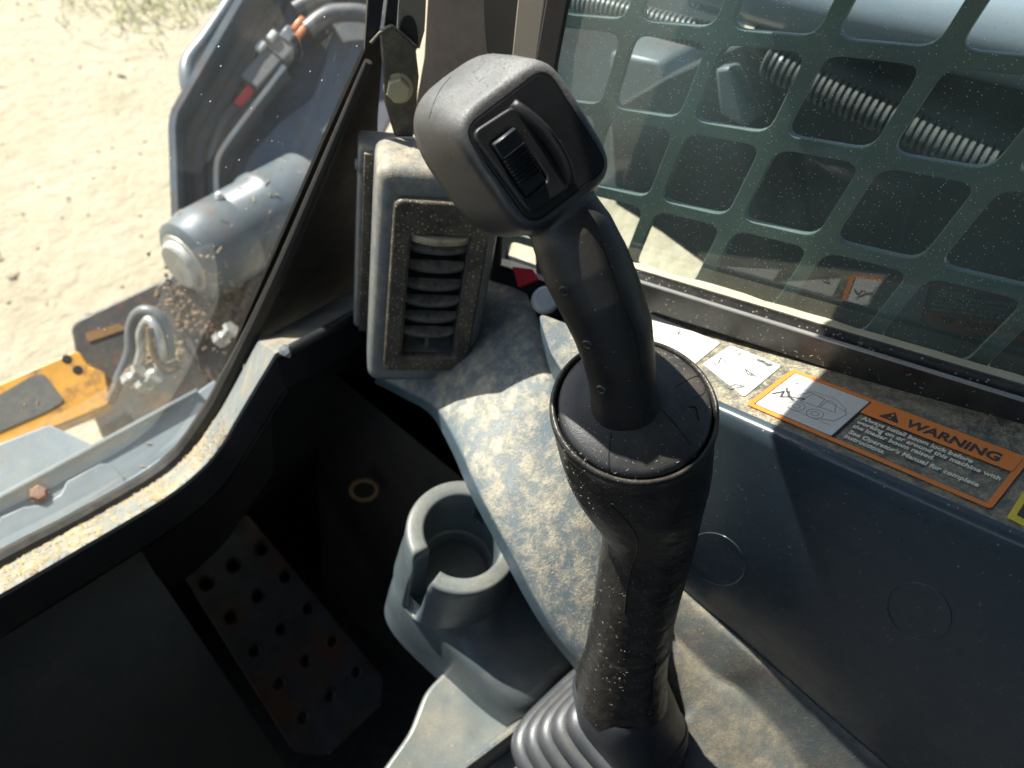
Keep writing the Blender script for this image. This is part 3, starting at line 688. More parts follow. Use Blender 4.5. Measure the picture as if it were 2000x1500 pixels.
link('alert_triangle', fill2d(tri, [ex_, circ(.0748, .0443, .0009, 10)], .0002, dp(0, 0, .0016), de1, de2), 'ink', Dk, smooth=None)
link('warning_word', text('WARNING', .0118, dp(.0845, .0424, .0016), de1, de2, sx=.93, bold=.00035), 'ink', Dk, smooth=None)
for s, t, tx in ((.0622, .0320, 'Always install boom lock before'), (.0618, .0264, 'working on or around this machine with'), (.0620, .0208, 'the loader boom raised.'), (.0632, .0134, "See Operator's Manual for complete"), (.0632, .0078, 'instructions.')):
    link('text_line', text(tx, .0056, dp(s, t, .0012), de1, de2, sx=.90, bold=.00014), 'decal_text', Dk, smooth=None)
# pictogram: skid loader with lowered boom over a person
def line(pts, wd=.00035, mt='greyink', closed=False, nm='pictogram_line'):
    pts = [Vector(p) for p in pts] + ([Vector(pts[0])] if closed else []); Vv = []; Ff = []
    for a, b in zip(pts[:-1], pts[1:]):
        d_ = (b - a).normalized(); n__ = Vector((-d_.y, d_.x)) * wd / 2; k = len(Vv)
        for q_ in (a - n__ - d_ * wd * .3, b - n__ + d_ * wd * .3, b + n__ + d_ * wd * .3, a + n__ - d_ * wd * .3): Vv.append(dp(q_.x, q_.y, .0015))
        Ff.append([k, k + 1, k + 2, k + 3])
    return pyd(Vv, Ff)
PC = [line([(.010, .0135), (.052, .0135)], .0003)]
for cx, cy in ((.0255, .0185), (.0385, .0185)):
    for r_ in (.0052, .0024): PC.append(line(circ(cx, cy, r_, 20), closed=True))
PC.append(line([(.020, .019), (.018, .026), (.021, .034), (.0255, .041), (.040, .042), (.050, .036), (.0535, .030), (.051, .019), (.044, .016)]))
PC.append(line([(.024, .026), (.026, .038), (.035, .038), (.036, .026)], closed=True)); PC.append(line([(.037, .027), (.0375, .038), (.043, .037), (.047, .028)], closed=True))
PC.append(line([(.013, .036), (.016, .040), (.022, .0395), (.052, .033)])); PC.append(line([(.0205, .021), (.012, .033), (.010, .038)]))
link('loader_pictogram', face_up(merge(*PC), dnm), 'greyink', Dk, smooth=None)
PP = [line([(.0065, .0215), (.0105, .0285), (.0125, .0215), (.0175, .0260)], .0017), line([(.0125, .0305), (.0165, .0250), (.0205, .0235)], .0020), line([(.0175, .0255), (.0235, .0285)], .0011), line(circ(.0248, .0288, .0006, 8), .0008, closed=True), line([(.0098, .0335), (.0125, .0290)], .0013)]
link('person_pictogram', face_up(merge(*PP), dnm), 'ink', Dk, smooth=None)
AWp = [line([(.0135, .0475), (.0115, .0420)], .0004), line([(.0112, .0442), (.0115, .0420), (.0136, .0434)], .0004)]
link('arrow_pictogram', face_up(merge(*AWp), dnm), 'ink', Dk, smooth=None)
# white pictogram stickers and a yellow one
def ledge2(px): v = PL(*px, *LG) - O0; return Vector((v.dot(de1), v.dot(de2), 0))
def stick(name, px, mt, label, cat, group=None, r=.0028, z=.0006):
    P = rpoly([ledge2(p) for p in px], r, 4); me = fill2d([(p.x, p.y) for p in P], [], .0003, dp(0, 0, z), de1, de2)
    o_ = link(name, me, mt, None, smooth=None); return tag(o_, label, cat, group)
s1 = stick('pictogram_sticker', [(1372, 712), (1427, 676), (1526, 716), (1453, 777)], 'sticker', 'white sticker with faint arrows and valve marks beside orange decal', 'sticker')
s2 = stick('pictogram_sticker', [(1195, 655), (1262, 611), (1407, 671), (1335, 730)], 'sticker', 'white sticker behind palm flange, half hidden, with a faint mark', 'sticker')
def ink(par, polys, wd=.0006, nm='printed_mark'):
    ms = []
    for pl in polys:
        pp = [ledge2(p) for p in pl]; ms.append(line([(p.x, p.y) for p in pp], wd))
    me = face_up(merge(*ms), dnm); link(nm, me, 'greyink', par, smooth=None)
def z7(*pts): return [(1240 + x * .16, 600 + y * .16) for x, y in pts]
ink(s1, [z7((930, 680), (1010, 730)), z7((1050, 630), (1010, 700), (1110, 690), (1050, 630)), z7((1080, 610), (1120, 640)), z7((1150, 500), (1240, 540), (1260, 600), (1290, 570)), z7((1190, 560), (1240, 540))])
ink(s1, [z7((1340, 770), (1470, 860)), z7((1340, 770), (1370, 830), (1430, 850)), z7((1130, 990), (1220, 960), (1330, 980)), z7((1150, 1005), (1250, 1000), (1330, 985))], .0009)
ink(s1, [z7((1500, 660), (1560, 680), (1620, 720), (1660, 715))], .0026, 'printed_symbol')
ink(s2, [z7((460, 320), (530, 325), (560, 310)), z7((520, 350), (545, 315))], .0008)
ys = stick('yellow_decal', [(1966, 1012), (2002, 955), (2080, 985), (2060, 1060)], 'dyellow', 'yellow bordered decal at the rear end of the window ledge', 'decal', z=.0006, r=.001)
mi = fill2d([(p.x, p.y) for p in [ledge2(q_) for q_ in ((1985, 1008), (2010, 968), (2070, 990), (2054, 1045))]], [], .0002, dp(0, 0, .0010), de1, de2); link('decal_field', mi, 'ink', ys, smooth=None)

# window rail, swept along the sill
def sweep(points, t0, t1, nseg=2):
    """points: profile as (px, py, X) along one cross-section; swept along the sill direction"""
    P = [PX(x, y, X0) for x, y, X0 in points]
    # project on the plane through the first point at right angles to the sill
    q0 = P[0]; P = [p - SD * ((p - q0).dot(SD)) for p in P]
    rows = [[p + SD * (t0 + (t1 - t0) * k / nseg) for p in P] for k in range(nseg + 1)]
    return rows
RL = thing('window_rail', PX(1600, 712, .447), 'black window track rail with dusty groove under the side glass', 'window rail')
rows = sweep([(1600, 716, .470), (1600, 716, .4475), (1600, 713, .4460), (1600, 690, .4462), (1600, 662, .4470)], -.75, .245)
link('rail_face', face_up(sheet(rows), (-1, 0, .2)), 'rail', RL, smooth=30)
rows = sweep([(1600, 662, .4470), (1600, 659, .4472), (1600, 655, .4492), (1600, 653.5, .4505)], -.75, .245)
link('rail_edge', face_up(sheet(rows), (-.5, 0, 1)), 'rail_edge', RL, smooth=60)
rows = sweep([(1600, 653.5, .4505), (1600, 655, .4560), (1600, 650, .4570), (1600, 634, .4580), (1600, 631, .4600)], -.75, .245)
link('rail_groove', face_up(sheet(rows), (-.5, 0, 1)), 'rail', RL, smooth=40)
rows = sweep([(1600, 632, .4600), (1600, 629, .4620), (1600, 624, .4670), (1600, 618, .4740), (1600, 622, .482)], -.75, .245, 60)
for r_ in rows:
    for p in r_[1:4]: p += Vector((random.uniform(-1, 1), 0, random.uniform(-.6, .8))) * .0009
link('dust_bed', face_up(sheet(rows), (-.3, 0, 1)), 'dustline', RL, smooth=None)
# glass
WX = .4745
gl0 = PX(1600, 622, WX)
def wz(Y, c=0.): return gl0.z - .3414 * (Y - gl0.y) + c     # sill height at Y
YF = .285; YB = -.70
WG = thing('side_window', Vector((WX, -.1, wz(-.1))), 'dusty green tinted side window pane', 'window')
gl = prism([Vector((WX, YF, wz(YF))), Vector((WX, YB, wz(YB))), Vector((WX, YB, .40)), Vector((WX, YF - .16, .40)), Vector((WX, YF - .012, -.10))], (.0001, 0, 0))
gl = pyd([Vector((WX, YF, wz(YF))), Vector((WX, YB, wz(YB))), Vector((WX, YB, .40)), Vector((WX, YF - .02, .40))], [[0, 1, 2, 3]])
link('pane', gl, 'win', WG, smooth=None)
# guard: punched plate with rounded cells
GX = .500
g0 = Vector((GX, 0, 0)); gy = Vector((0, -1, 0)); gz = Z_
bars = [.3055 - .0648 * i for i in range(-1, 14)]
def rowz(k, Y): return -.180 + .070 * k * 1.0 - .345 * (Y - .10)
rowoff = [-5, -4, -3, -2, -1, 0, 1, 2, 3, 4, 5, 6, 7]
rz = {0: -.180, -1: -.2475, -2: -.319, -3: -.392, 1: -.112}
def rowh(k, Y): return rz.get(k, -.180 + .0695 * k) - .345 * (Y - .10)
holes = []
bw = .0055
for i in range(len(bars) - 1):
    y1 = bars[i] - bw; y0 = bars[i + 1] + bw
    for k in range(-4, 8):
        top0, top1 = rowh(k + 1, y0) - bw * .95, rowh(k + 1, y1) - bw * .95; b0_, b1_ = rowh(k, y0) + bw * .95, rowh(k, y1) + bw * .95
        P = rpoly([Vector((-y1, b1_, 0)), Vector((-y0, b0_, 0)), Vector((-y0, top0, 0)), Vector((-y1, top1, 0))], .011, 4)
        holes.append([(p.x, p.y) for p in P])
outer = [(-.37, -.70), (.56, -.70 + .31), (.56, .62), (-.37, .42)]
ya, yb = bars[0] + .01, bars[-1] - .01
outer = [(-ya, rowh(-4, ya) - .006), (-yb, rowh(-4, yb) - .006), (-yb, rowh(8, yb) + .006), (-ya, rowh(8, ya) + .006)]
gme = fill2d(outer, holes, .006, g0, gy, gz, .0008, 1)
GD = link('window_guard', gme, 'mesh', None, smooth=30); tag(GD, 'green grey steel guard with rounded square cells behind side glass', 'window guard')

# ================================================================== FRONT PILLAR
FPN = Vector((0, 1, .25)).normalized()
PPl = (D(780, 120, .585), Vector((-.55, -.80, .22)).normalized()); pin = -PPl[1] * .006
def pil(off): return (PPl[0] + PPl[1] * off, PPl[1])
Pi = thing('front_pillar', PL(900, 500, *PPl), 'dark felt lined front pillar with beige strip and bolted bracket', 'pillar')
link('felt_liner', pxprism([(838, -60), (1012, -60), (992, 130), (985, 300), (975, 520), (780, 520), (800, 270), (828, 110)],((0.47, 0, 0), (1, 0, 0)), Vector((.004, 0, 0))), 'liner', Pi, bevel=.001)
link('trim_strip', pxprism([(722, -60), (758, -60), (742, 60), (728, 80), (712, 100)], pil(.004), pin), 'pillar', Pi, bevel=.001)
link('trim_strip', pxprism([(764, -60), (782, -60), (775, 55), (750, 60)], pil(.002), pin), 'pillar', Pi, bevel=.001)
link('beige_tab', pxprism([(785, -60), (836, -60), (830, 60), (820, 96), (806, 92), (779, 58)], pil(.003), pin), 'beige', Pi, bevel=.0008)
tb = PL(799, 70, *pil(.0036)); e1, e2, _ = frame_of(PPl[1], CAMR)
link('tab_hole', loft([ring(tb, e1, -e2, .0070, .0145, 28, 2.2), ring(tb + PPl[1] * .0004, e1, -e2, .0068, .0142, 28, 2.2)]), 'pillar', Pi)
link('black_gap', pxprism([(940, -60), (1014, -60), (1000, 260), (965, 260), (945, 60)],((0.4675, 0, 0), (1, 0, 0)), Vector((.004, 0, 0))), 'pillar', Pi, bevel=.001)
link('beige_strip', pxprism([(1016, -60), (1074, -60), (1048, 120), (1036, 220), (985, 220), (1000, 100)],((0.464, 0, 0), (1, 0, 0)), Vector((.004, 0, 0))), 'beige', Pi, bevel=.0015)
link('window_seal', pxprism([(1075, -60), (1122, -60), (1086, 130), (1078, 300), (1010, 300), (1042, 130)],((0.462, 0, 0), (1, 0, 0)), Vector((.004, 0, 0))), 'sealb', Pi, bevel=.003)
# post plate along the door opening (its back is what shows) and the bolted bracket
post_px = [(733, 45), (722, 78), (640, 258), (560, 440), (480, 622), (430, 742), (404, 800), (440, 815), (505, 676), (700, 600), (735, 640), (752, 620), (735, 420), (738, 230), (746, 120), (744, 64)]
link('door_post', pxprism(post_px, FPo(.004), FPN * .003), 'sealb', Pi, smooth=20)
br_px = [(742, 62), (766, 48), (812, 90), (819, 150), (808, 268), (772, 268), (752, 200), (748, 130)]
BR = link('bracket', pxprism(br_px, pil(.0085), pin), 'bracket', Pi, bevel=.0015)
link('bracket_lip', tube([PL(x, y, *pil(.010)) for x, y in ((724, 84), (742, 64), (766, 50), (790, 70), (813, 91))], .0012, 8), 'bracket', BR)
bo = PL(778, 172, *pil(.0085)); bax = (PPl[1] + Vector((-.25, .05, .0))).normalized()
BO = thing('hex_bolt', bo, 'dusty yellow zinc hex bolt head on pillar bracket', 'bolt')
link('hex_head', lathe(bo, bax, [(.0098, .0), (.0098, .0075), (.0086, .0090), (.0001, .0091)], 6, hint=Vector((.3, .1, 1))), 'bolt', BO, smooth=20)
link('washer', lathe(bo, bax, [(.0001, .0012), (.0114, .0012), (.0118, .0006), (.0118, -.002)], 32), 'bolt', BO)

# ================================================================== DOOR SILL, SEAL AND GLASS
glass_px = [(735, 30), (722, 76), (640, 256), (560, 438), (480, 620), (430, 738), (398, 802), (372, 846), (340, 880), (300, 908), (240, 946), (120, 1015), (0, 1085), (-200, 1200), (-500, 1370)]
gp = [PL(x, y, *FPo(.012)) for x, y in glass_px]
hi = [Vector((-.48, .342 + .25 * .9, -.9)), Vector((-.48, .342, 0)), Vector((.47, .342, 0)), PL(750, -120, *FPo(.012))]
DG = thing('door_glass', gp[10], 'clear dusty front door pane with curved lower corner', 'window')
link('pane', pyd(gp + hi, [list(range(len(gp) + len(hi)))]), 'door', DG, smooth=None)
link('pane_edge', tube(gp, .0014, 6), 'glass_edge', DG)
O_px = [(-260, 1262), (0, 1112), (150, 1030), (290, 950), (350, 905), (385, 868), (410, 832), (440, 785), (503, 668)]
I_px = [(-260, 1312), (0, 1160), (150, 1073), (320, 972), (392, 915), (430, 870), (455, 828), (484, 778), (537, 690)]
Oo = [PL(x, y, *FPo(-.020)) for x, y in O_px]; Ii = [PL(x, y, *FPo(-.062)) for x, y in I_px]
Oo2 = spline(Oo, 6); Ii2 = spline(Ii, 6)
# carry on along the ledge to the right, under the pod
Or = [PL(x, y, *FPo(-.020)) for x, y in ((503, 668), (600, 615), (700, 560), (800, 500))]; Ir = [PL(x, y, *FPo(-.062)) for x, y in ((537, 690), (610, 655), (700, 602), (800, 540))]
SI = thing('door_sill', Ii[3] - Z_ * .03, 'grey door sill strip caked with tan dust and straw', 'door sill')
def strip(A, B, dv=Vector((0, -.012, -.045))):
    rows = []
    for a, b in zip(A, B):
        rows.append([a + Vector((0, .075, -.30)), a, a.lerp(b, .06) + Z_ * .0015, a.lerp(b, .5) + Z_ * .0022, a.lerp(b, .93) + Z_ * .0012, b - Z_ * .0005, b + dv * .12, b + dv, b + dv + Vector((0, .03, -.004))])
    return face_up(sheet(rows), (0, -.3, 1))
for nm_, st_ in (('sill_strip', strip(Oo2, Ii2)), ('side_ledge', strip(Or, Ir))):
    o_ = link(nm_, st_, 'sill', SI, smooth=40); st_.materials.append(M['pillar'])
    for i, p in enumerate(st_.polygons):
        if i % 8 >= 6: p.material_index = 1  # inner drop of the sill turned black: its shade put into the colour
sp_ = [PL(x, y, *FPo(-.006)) for x, y in ((-260, 1250), (0, 1099), (150, 1020), (290, 938), (348, 893), (378, 858), (405, 818), (436, 768), (490, 655), (560, 500), (645, 300), (720, 120))]
sps = spline(sp_, 6); link('door_seal', tube(sps, [.0125 - .0095 * max(0, (i / len(sps) - .66) / .34) ** .6 for i in range(len(sps))], 10), 'sealb', SI)
link('wiper_rod', tube([PL(x, y, *FPo(-.075)) for x, y in ((560, 688), (640, 645), (720, 600))], .006, 12), 'pillar', SI)
link('rod_bolt', lathe(PL(556, 684, *FPo(-.080)), (-.6, -.3, .6), [(.0055, -.004), (.0055, .002), (.0001, .003)], 6), 'steel', SI, smooth=20)
# kick panel below the sill, foot recess walls, pedal
K0 = [b + Vector((0, -.014, -.047)) for b in Ii2]
kl = [p for p in K0 if p.x < .135]
KS = 1.75
rows = []
for p in kl: rows.append([p, p + Vector((0, -.012, -.035)), p + Vector((0, -.030, -.050)), p + Vector((0, -.19, -.05 - .16 * KS)), p + Vector((0, -.30, -.05 - .27 * KS))])
xr = kl[-1].x
tag(link('kick_panel', face_up(sheet(rows), (0, -1, .5)), 'kick', None, smooth=40), 'dull dark kick panel sloping down from the door sill', 'panel')
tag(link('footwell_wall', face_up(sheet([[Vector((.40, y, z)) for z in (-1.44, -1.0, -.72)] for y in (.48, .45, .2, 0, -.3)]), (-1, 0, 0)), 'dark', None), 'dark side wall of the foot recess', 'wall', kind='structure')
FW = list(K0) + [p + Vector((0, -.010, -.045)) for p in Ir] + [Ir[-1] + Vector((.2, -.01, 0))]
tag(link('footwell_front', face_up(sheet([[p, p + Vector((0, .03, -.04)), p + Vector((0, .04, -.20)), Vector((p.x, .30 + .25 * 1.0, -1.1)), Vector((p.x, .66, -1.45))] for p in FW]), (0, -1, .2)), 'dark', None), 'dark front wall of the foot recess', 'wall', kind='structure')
# pedal
pd0 = D(548, 1240, 1.13); pnn = Vector((-.05, -.62, .78)).normalized()
def pdp(x, y): v = PL(x, y, pd0, pnn) - pd0; return v
pu = (pdp(430, 1060) - pdp(660, 1420)).normalized(); pr_ = pu.cross(pnn) 
if pr_.dot(CAMR) < 0: pr_ = -pr_
def pd2(x, y): v = pdp(x, y); return (v.dot(pr_), v.dot(pr_.cross(pu) * 0 + pu))
po = [Vector((*pd2(*p), 0)) for p in ((345, 1105), (480, 1000), (748, 1325), (742, 1378), (640, 1474), (575, 1470))]
hpx = [(402, 1140), (455, 1105), (510, 1072), (556, 1126), (503, 1164), (450, 1205), (600, 1188), (548, 1228), (496, 1270), (648, 1252), (595, 1290), (544, 1335), (694, 1312), (642, 1358), (590, 1400)]
hl = [circ(*pd2(x, y), .0085, 16) for x, y in hpx]
pez = pr_.cross(pu)
PDm = fill2d([(p.x, p.y) for p in rpoly(po, .012, 4)], hl, .005, pd0, pr_, pu, .001, 1)
PD = thing('foot_pedal', pd0 - Z_ * .1, 'rusty dark foot pedal plate with flared round holes', 'pedal')
PO = link('pedal_plate', PDm, 'pedal', PD, smooth=30)
sgn = 1 if pez.dot(pnn) > 0 else -1
for x, y in hpx:
    a, b = pd2(x, y); link('hole_flare', lathe(pd0 + pr_ * a + pu * b, pnn, [(.0085, -.002), (.0087, .0030), (.0102, .0046), (.0118, .0038), (.0125, .0022)], 20), 'pedal', PD)
fe = [pd0 + pdp(x, y) for x, y in ((748, 1330), (744, 1376), (642, 1474), (577, 1471))]
link('folded_edge', prism([fe[1], fe[2], fe[2] - pnn * .016 - pu * .004, fe[1] - pnn * .016 - pu * .004], pu * .004), 'pedal_lit_edge', PD, bevel=.001)
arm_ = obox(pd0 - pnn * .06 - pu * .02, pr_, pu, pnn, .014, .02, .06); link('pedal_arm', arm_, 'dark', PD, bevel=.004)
# yellow tie ring deep in the recess
yr = D(711, 957, .99); e1, e2, _ = frame_of(-ray(711, 957), CAMR); pth = [yr + e1 * (.017 * math.cos(t)) + e2 * (.013 * math.sin(t)) for t in [2 * math.pi * i / 24 for i in range(25)]]
tag(link('tie_ring', tube(pth, .0035, 8), 'ydk', None), 'small dull yellow ring deep in the foot recess', 'ring')

# ================================================================== OUTSIDE THE DOOR
# outer frame ledge
FL = (D(200, 930, .93), Vector((-.05, -.35, .93)).normalized())
FLT = thing('front_frame', PL(150, 980, *FL) - Z_ * .05, 'pale blue grey front frame ledge outside the door glass', 'frame')
link('frame_ledge', pxprism([(-400, 1190), (-60, 1004), (385, 764), (420, 740), (440, 800), (392, 900), (330, 960), (0, 1150), (-400, 1380)], FL, -FL[1] * .03), 'bluegrey', FLT, bevel=.003)
link('frame_flange', pxprism([(-400, 1192), (-60, 1006), (385, 765), (386, 757), (-60, 996), (-400, 1180)], (FL[0] + FL[1] * .012, FL[1]), -FL[1] * .02), 'bluegrey', FLT, bevel=.001)
link('cover_plate', pxprism([(-30, 1100), (0, 1010), (45, 990), (85, 985), (118, 965), (130, 940), (195, 905), (215, 905), (240, 930), (250, 950), (120, 1020), (0, 1082)], (FL[0] + FL[1] * .004, FL[1]), -FL[1] * .004), 'bluegrey', FLT, bevel=.0015)
bo2 = PL(76, 965, FL[0] + FL[1] * .001, FL[1]); link('rusty_bolt', lathe(bo2, FL[1], [(.0125, 0), (.0125, .002), (.0095, .0022), (.0095, .008), (.0080, .0095), (.0001, .0095)], 6), 'rustbolt', FLT, smooth=20)
lower = pxprism([(-300, 1010), (-40, 880), (96, 828), (182, 868), (200, 875), (0, 985), (-300, 1130)], (FL[0] - FL[1] * .035, FL[1]), -FL[1] * .02); link('lower_step', lower, 'bluegrey', FLT, bevel=.003)
# coupler plate and yellow bar
CPn = Vector((-.30, -.45, .84)).normalized(); CP = (D(330, 700, 1.28), CPn)
CPT = thing('coupler_plate', PL(300, 760, *CP) - Z_ * .1, 'dark scuffed coupler plate with mud and orange patch', 'plate')
link('plate_web', pxprism([(138, 640), (150, 625), (312, 548), (420, 560), (520, 600), (500, 780), (390, 765), (202, 862), (160, 760)], CP, -CPn * .03, .012), 'plate', CPT, bevel=.004)
link('plate_mount', pxprism([(300, 560), (330, 540), (480, 470), (545, 520), (520, 700), (440, 780), (330, 640)], (CP[0] + CPn * .03, CPn), -CPn * .02, .02), 'plate', CPT, bevel=.004)
link('orange_patch', pxprism([(166, 650), (232, 632), (248, 642), (172, 668)], (CP[0] + CPn * .0025, CPn), -CPn * .002, .004), 'ydk', CPT)
md = []
rng = random.Random(3)
for k in range(900):
    t = rng.random(); x = 350 + 120 * t + rng.gauss(0, 20); y = 575 + rng.gauss(0, 32) + 40 * t
    c = PL(x, y, CP[0] + CPn * (.045 + rng.random() * .015), CPn); s = rng.uniform(.0015, .0055)
    bm = bmesh.new(); bmesh.ops.create_icosphere(bm, subdivisions=1, radius=s)
    for v in bm.verts: v.co *= 1 + .9 * noise.noise(v.co * 260 + Vector((k, 0, 0)))
    bmesh.ops.translate(bm, verts=bm.verts, vec=c); mm = bpy.data.meshes.new('m'); bm.to_mesh(mm); bm.free(); md.append(mm)
tag(link('mud_clods', merge(*md), 'mud', None, smooth=60), 'dried brown mud and straw packed on the coupler below the pivot', 'mud', kind='stuff')
YBn = Vector((-.25, -.40, .88)).normalized(); YB_ = (D(110, 780, 1.14), YBn)
YB = thing('yellow_bar', PL(100, 800, *YB_) - Z_ * .06, 'yellow painted attachment bar with black grip pads', 'attachment bar')
link('bar_top', pxprism([(-200, 835), (0, 748), (152, 682), (172, 715), (205, 725), (217, 790), (150, 818), (32, 866), (-200, 960)], YB_, -YBn * .05, .01), 'yellow', YB, bevel=.006, bseg=3)
link('grip_pad', pxprism([(-60, 805), (14, 762), (60, 735), (86, 730), (126, 782), (92, 803), (20, 834), (-60, 868)], (YB_[0] + YBn * .002, YBn), -YBn * .002, .006), 'gripblack', YB)
link('grip_pad', pxprism([(-60, 900), (20, 868), (55, 862), (40, 885), (-60, 930)], (YB_[0] - YBn * .01 + Vector((0, 0, .0)), YBn), -YBn * .02, .006), 'gripblack', YB)
for x, y in ((130, 701), (151, 722)): link('paint_hole', lathe(PL(x, y, YB_[0] + YBn * .0012, YBn), YBn, [(.0001, .0004), (.006, .0004), (.0075, -.002)], 16), 'hole', YB)
# hoses on the coupler
HG = 'looped hydraulic hoses'
for k, (pts, r, mt, lab) in enumerate([
    ([(232, 745, 1.16), (255, 690, 1.15), (258, 640, 1.14), (275, 610, 1.13), (305, 615, 1.13), (325, 650, 1.14), (330, 700, 1.15)], .010, 'hose', 'thick grey hydraulic hose looping over the coupler plate'),
    ([(262, 735, 1.15), (275, 690, 1.14), (275, 650, 1.13), (290, 625, 1.12), (308, 650, 1.12), (315, 700, 1.13), (300, 745, 1.15)], .007, 'steel', 'bare steel hydraulic pipe looping inside the hose'),
    ([(215, 785, 1.17), (235, 745, 1.16), (265, 720, 1.15), (300, 735, 1.15)], .008, 'mud', 'rust brown hose stub beside the yellow bar'),
    ([(290, 640, 1.11), (300, 690, 1.12), (325, 725, 1.13), (350, 715, 1.14)], .005, 'mud', 'thin rust brown pipe behind the steel hose loop')]):
    tag(link('hydraulic_hose', tube(spline([D(*p) for p in pts], 6), r, 12), mt, None), lab, 'hose', HG)
for k, (x, y, lab) in enumerate(((290, 745, 'bright hex fitting at the end of the steel pipe loop'), (440, 655, 'pale hex fitting low against the door glass edge'), (262, 735, 'worn hex fitting at the root of the thick hose'))):
    c = D(x, y, 1.14); tag(link('hose_fitting', lathe(c, (.5, -.3, .6), [(.0001, -.016), (.013, -.016), (.013, -.004), (.009, -.003), (.009, .010), (.014, .011), (.014, .018), (.0001, .018)], 6 if k else 8), 'steel', None, smooth=25), lab, 'fitting', 'hose fittings')
# loader arm: web, flanges, pivot boss
BMn = Vector((-.42, -.42, .80)).normalized(); BM = (D(520, 300, 1.36), BMn)
BA = thing('loader_arm', PL(450, 560, *BM) - Z_ * .1, 'blue grey loader arm with flanged edge beside the front pillar', 'loader arm')
link('arm_web', pxprism([(350, 480), (346, 270), (366, 215), (505, -60), (800, -60), (780, 200), (600, 560), (480, 560)], BM, -BMn * .02), 'boom', BA, bevel=.003)
def bar(pxs, w0, hgt_, mt, nm, off=0., par=BA):
    P = spline([PL(x, y, BM[0] + BMn * off, BMn) for x, y in pxs], 3); rows = []
    for i, p in enumerate(P):
        t = (P[min(i + 1, len(P) - 1)] - P[max(0, i - 1)]).normalized(); s = t.cross(BMn).normalized()
        rows.append([p - s * w0, p - s * w0 * .98 + BMn * hgt_ * .9, p - s * w0 * .8 + BMn * hgt_, p + s * w0 * .8 + BMn * hgt_, p + s * w0 * .98 + BMn * hgt_ * .9, p + s * w0])
    return link(nm, loft(rows, True, True), mt, par, smooth=40)
bar([(362, 470), (357, 330), (357, 262), (378, 218), (440, 110), (510, -10), (560, -90)], .007, .075, 'boom', 'outer_flange')
bar([(395, 470), (390, 330), (393, 285), (425, 225), (500, 95), (570, -40)], .012, .018, 'boomdark', 'inner_groove')  # raised dark bar, the recess shade painted as its colour
bar([(432, 410), (431, 345), (440, 312), (475, 262), (530, 190), (560, 150)], .005, .045, 'boom', 'inner_rib')
link('shade_band', pxprism([(440, 400), (442, 345), (470, 290), (540, 200), (600, 120), (640, 110), (610, 190), (545, 240), (490, 300), (470, 350), (470, 400)], (BM[0] + BMn * .002, BMn), -BMn * .001, .01), 'boomdark', BA)  # dark strip painted for the shade beside the rib
pvc = D(352, 508, 1.22); pve = D(560, 390, 1.36); pax = Vector((1, .06, .02)).normalized()
rB = 85 * 1.27 / FPX
c0 = D(372, 508, 1.22)
PVm = lathe(c0, pax, [(.0001, -.012), (.046, -.012), (.060, -.010), (.068, -.004), (rB * .93, .010), (rB, .026), (rB, .085), (rB * .985, .087), (rB * .985, .092), (rB, .094), (rB, .150), (rB * 1.06, .156), (rB * 1.07, .168), (rB * 1.02, .176), (rB * 1.02, .26)], 64)
PB = link('pivot_boss', PVm, 'boom', BA, smooth=40)
link('pin_cap', lathe(c0, pax, [(.0001, -.026), (.036, -.026), (.041, -.022), (.042, -.014), (.050, -.013), (.051, -.010)], 48), 'capsteel', PB)
gn = D(440, 388, 1.22); link('grease_nipple', lathe(gn - Vector((0, 0, .02)), (-.25, .25, 1), [(.014, -.01), (.013, .008), (.009, .014), (.006, .020), (.0075, .026), (.004, .032), (.0001, .033)], 16), 'white_part', PB)
# grab handle
HB = spline([D(x, y, d) for x, y, d in ((500, -80, 1.62), (455, 0, 1.60), (405, 75, 1.58), (372, 118, 1.56), (366, 148, 1.55), (374, 180, 1.55), (400, 215, 1.56))], 6)
tag(link('grab_handle', tube(HB, .0175, 16), 'boom', None), 'bent grey grab handle tube with rust spot beside loader arm', 'handle')
# wiring on the arm
CB = thing('connector_block', D(545, 120, 1.30), 'grey cable connector cluster with copper clips on loader arm', 'connector')
ca = (PL(590, 60, *BM) - PL(500, 165, *BM)).normalized(); cb = BMn.cross(ca).normalized()
def cbx(x, y, a, b, c, mt, nm, off=.03): return link(nm, obox(PL(x, y, BM[0] + BMn * off, BMn), ca, cb, BMn, a, b, c), mt, CB, bevel=.003)
cbx(512, 140, .034, .018, .016, 'hose', 'plug_body'); cbx(545, 92, .020, .026, .014, 'hose', 'plug_socket'); cbx(565, 75, .014, .012, .018, 'boom', 'latch')
for k, (x, y) in enumerate(((583, 48), (590, 62))): cbx(x, y, .016, .006, .006, 'brass', 'copper_clip', .045)
for x, y in ((532, 72), (510, 92)): cbx(x, y, .010, .006, .008, 'white_part', 'white_clip', .045)
link('shade_patch', pxprism([(480, 170), (530, 100), (560, 100), (600, 60), (640, 60), (640, 110), (590, 150), (555, 230), (525, 240)], (BM[0] + BMn * .003, BMn), -BMn * .001, .01), 'boomdark', CB)  # thin dark sheet painted for the shade round the connectors
cab = spline([PL(x, y, BM[0] + BMn * .03, BMn) for x, y in ((410, 320), (425, 270), (440, 235), (462, 208))], 40)
tag(link('corrugated_loom', tube(cab, [.0085 + .0012 * (i % 2) for i in range(len(cab))], 10), 'hose', None, smooth=20), 'thin black corrugated cable loom on the loader arm', 'cable')
tag(link('red_sleeve', tube(spline([PL(x, y, BM[0] + BMn * .032, BMn) for x, y in ((463, 206), (475, 192), (490, 173))], 4), .0085, 10), 'red', None), 'short bright red cable sleeve below the connector', 'cable sleeve')
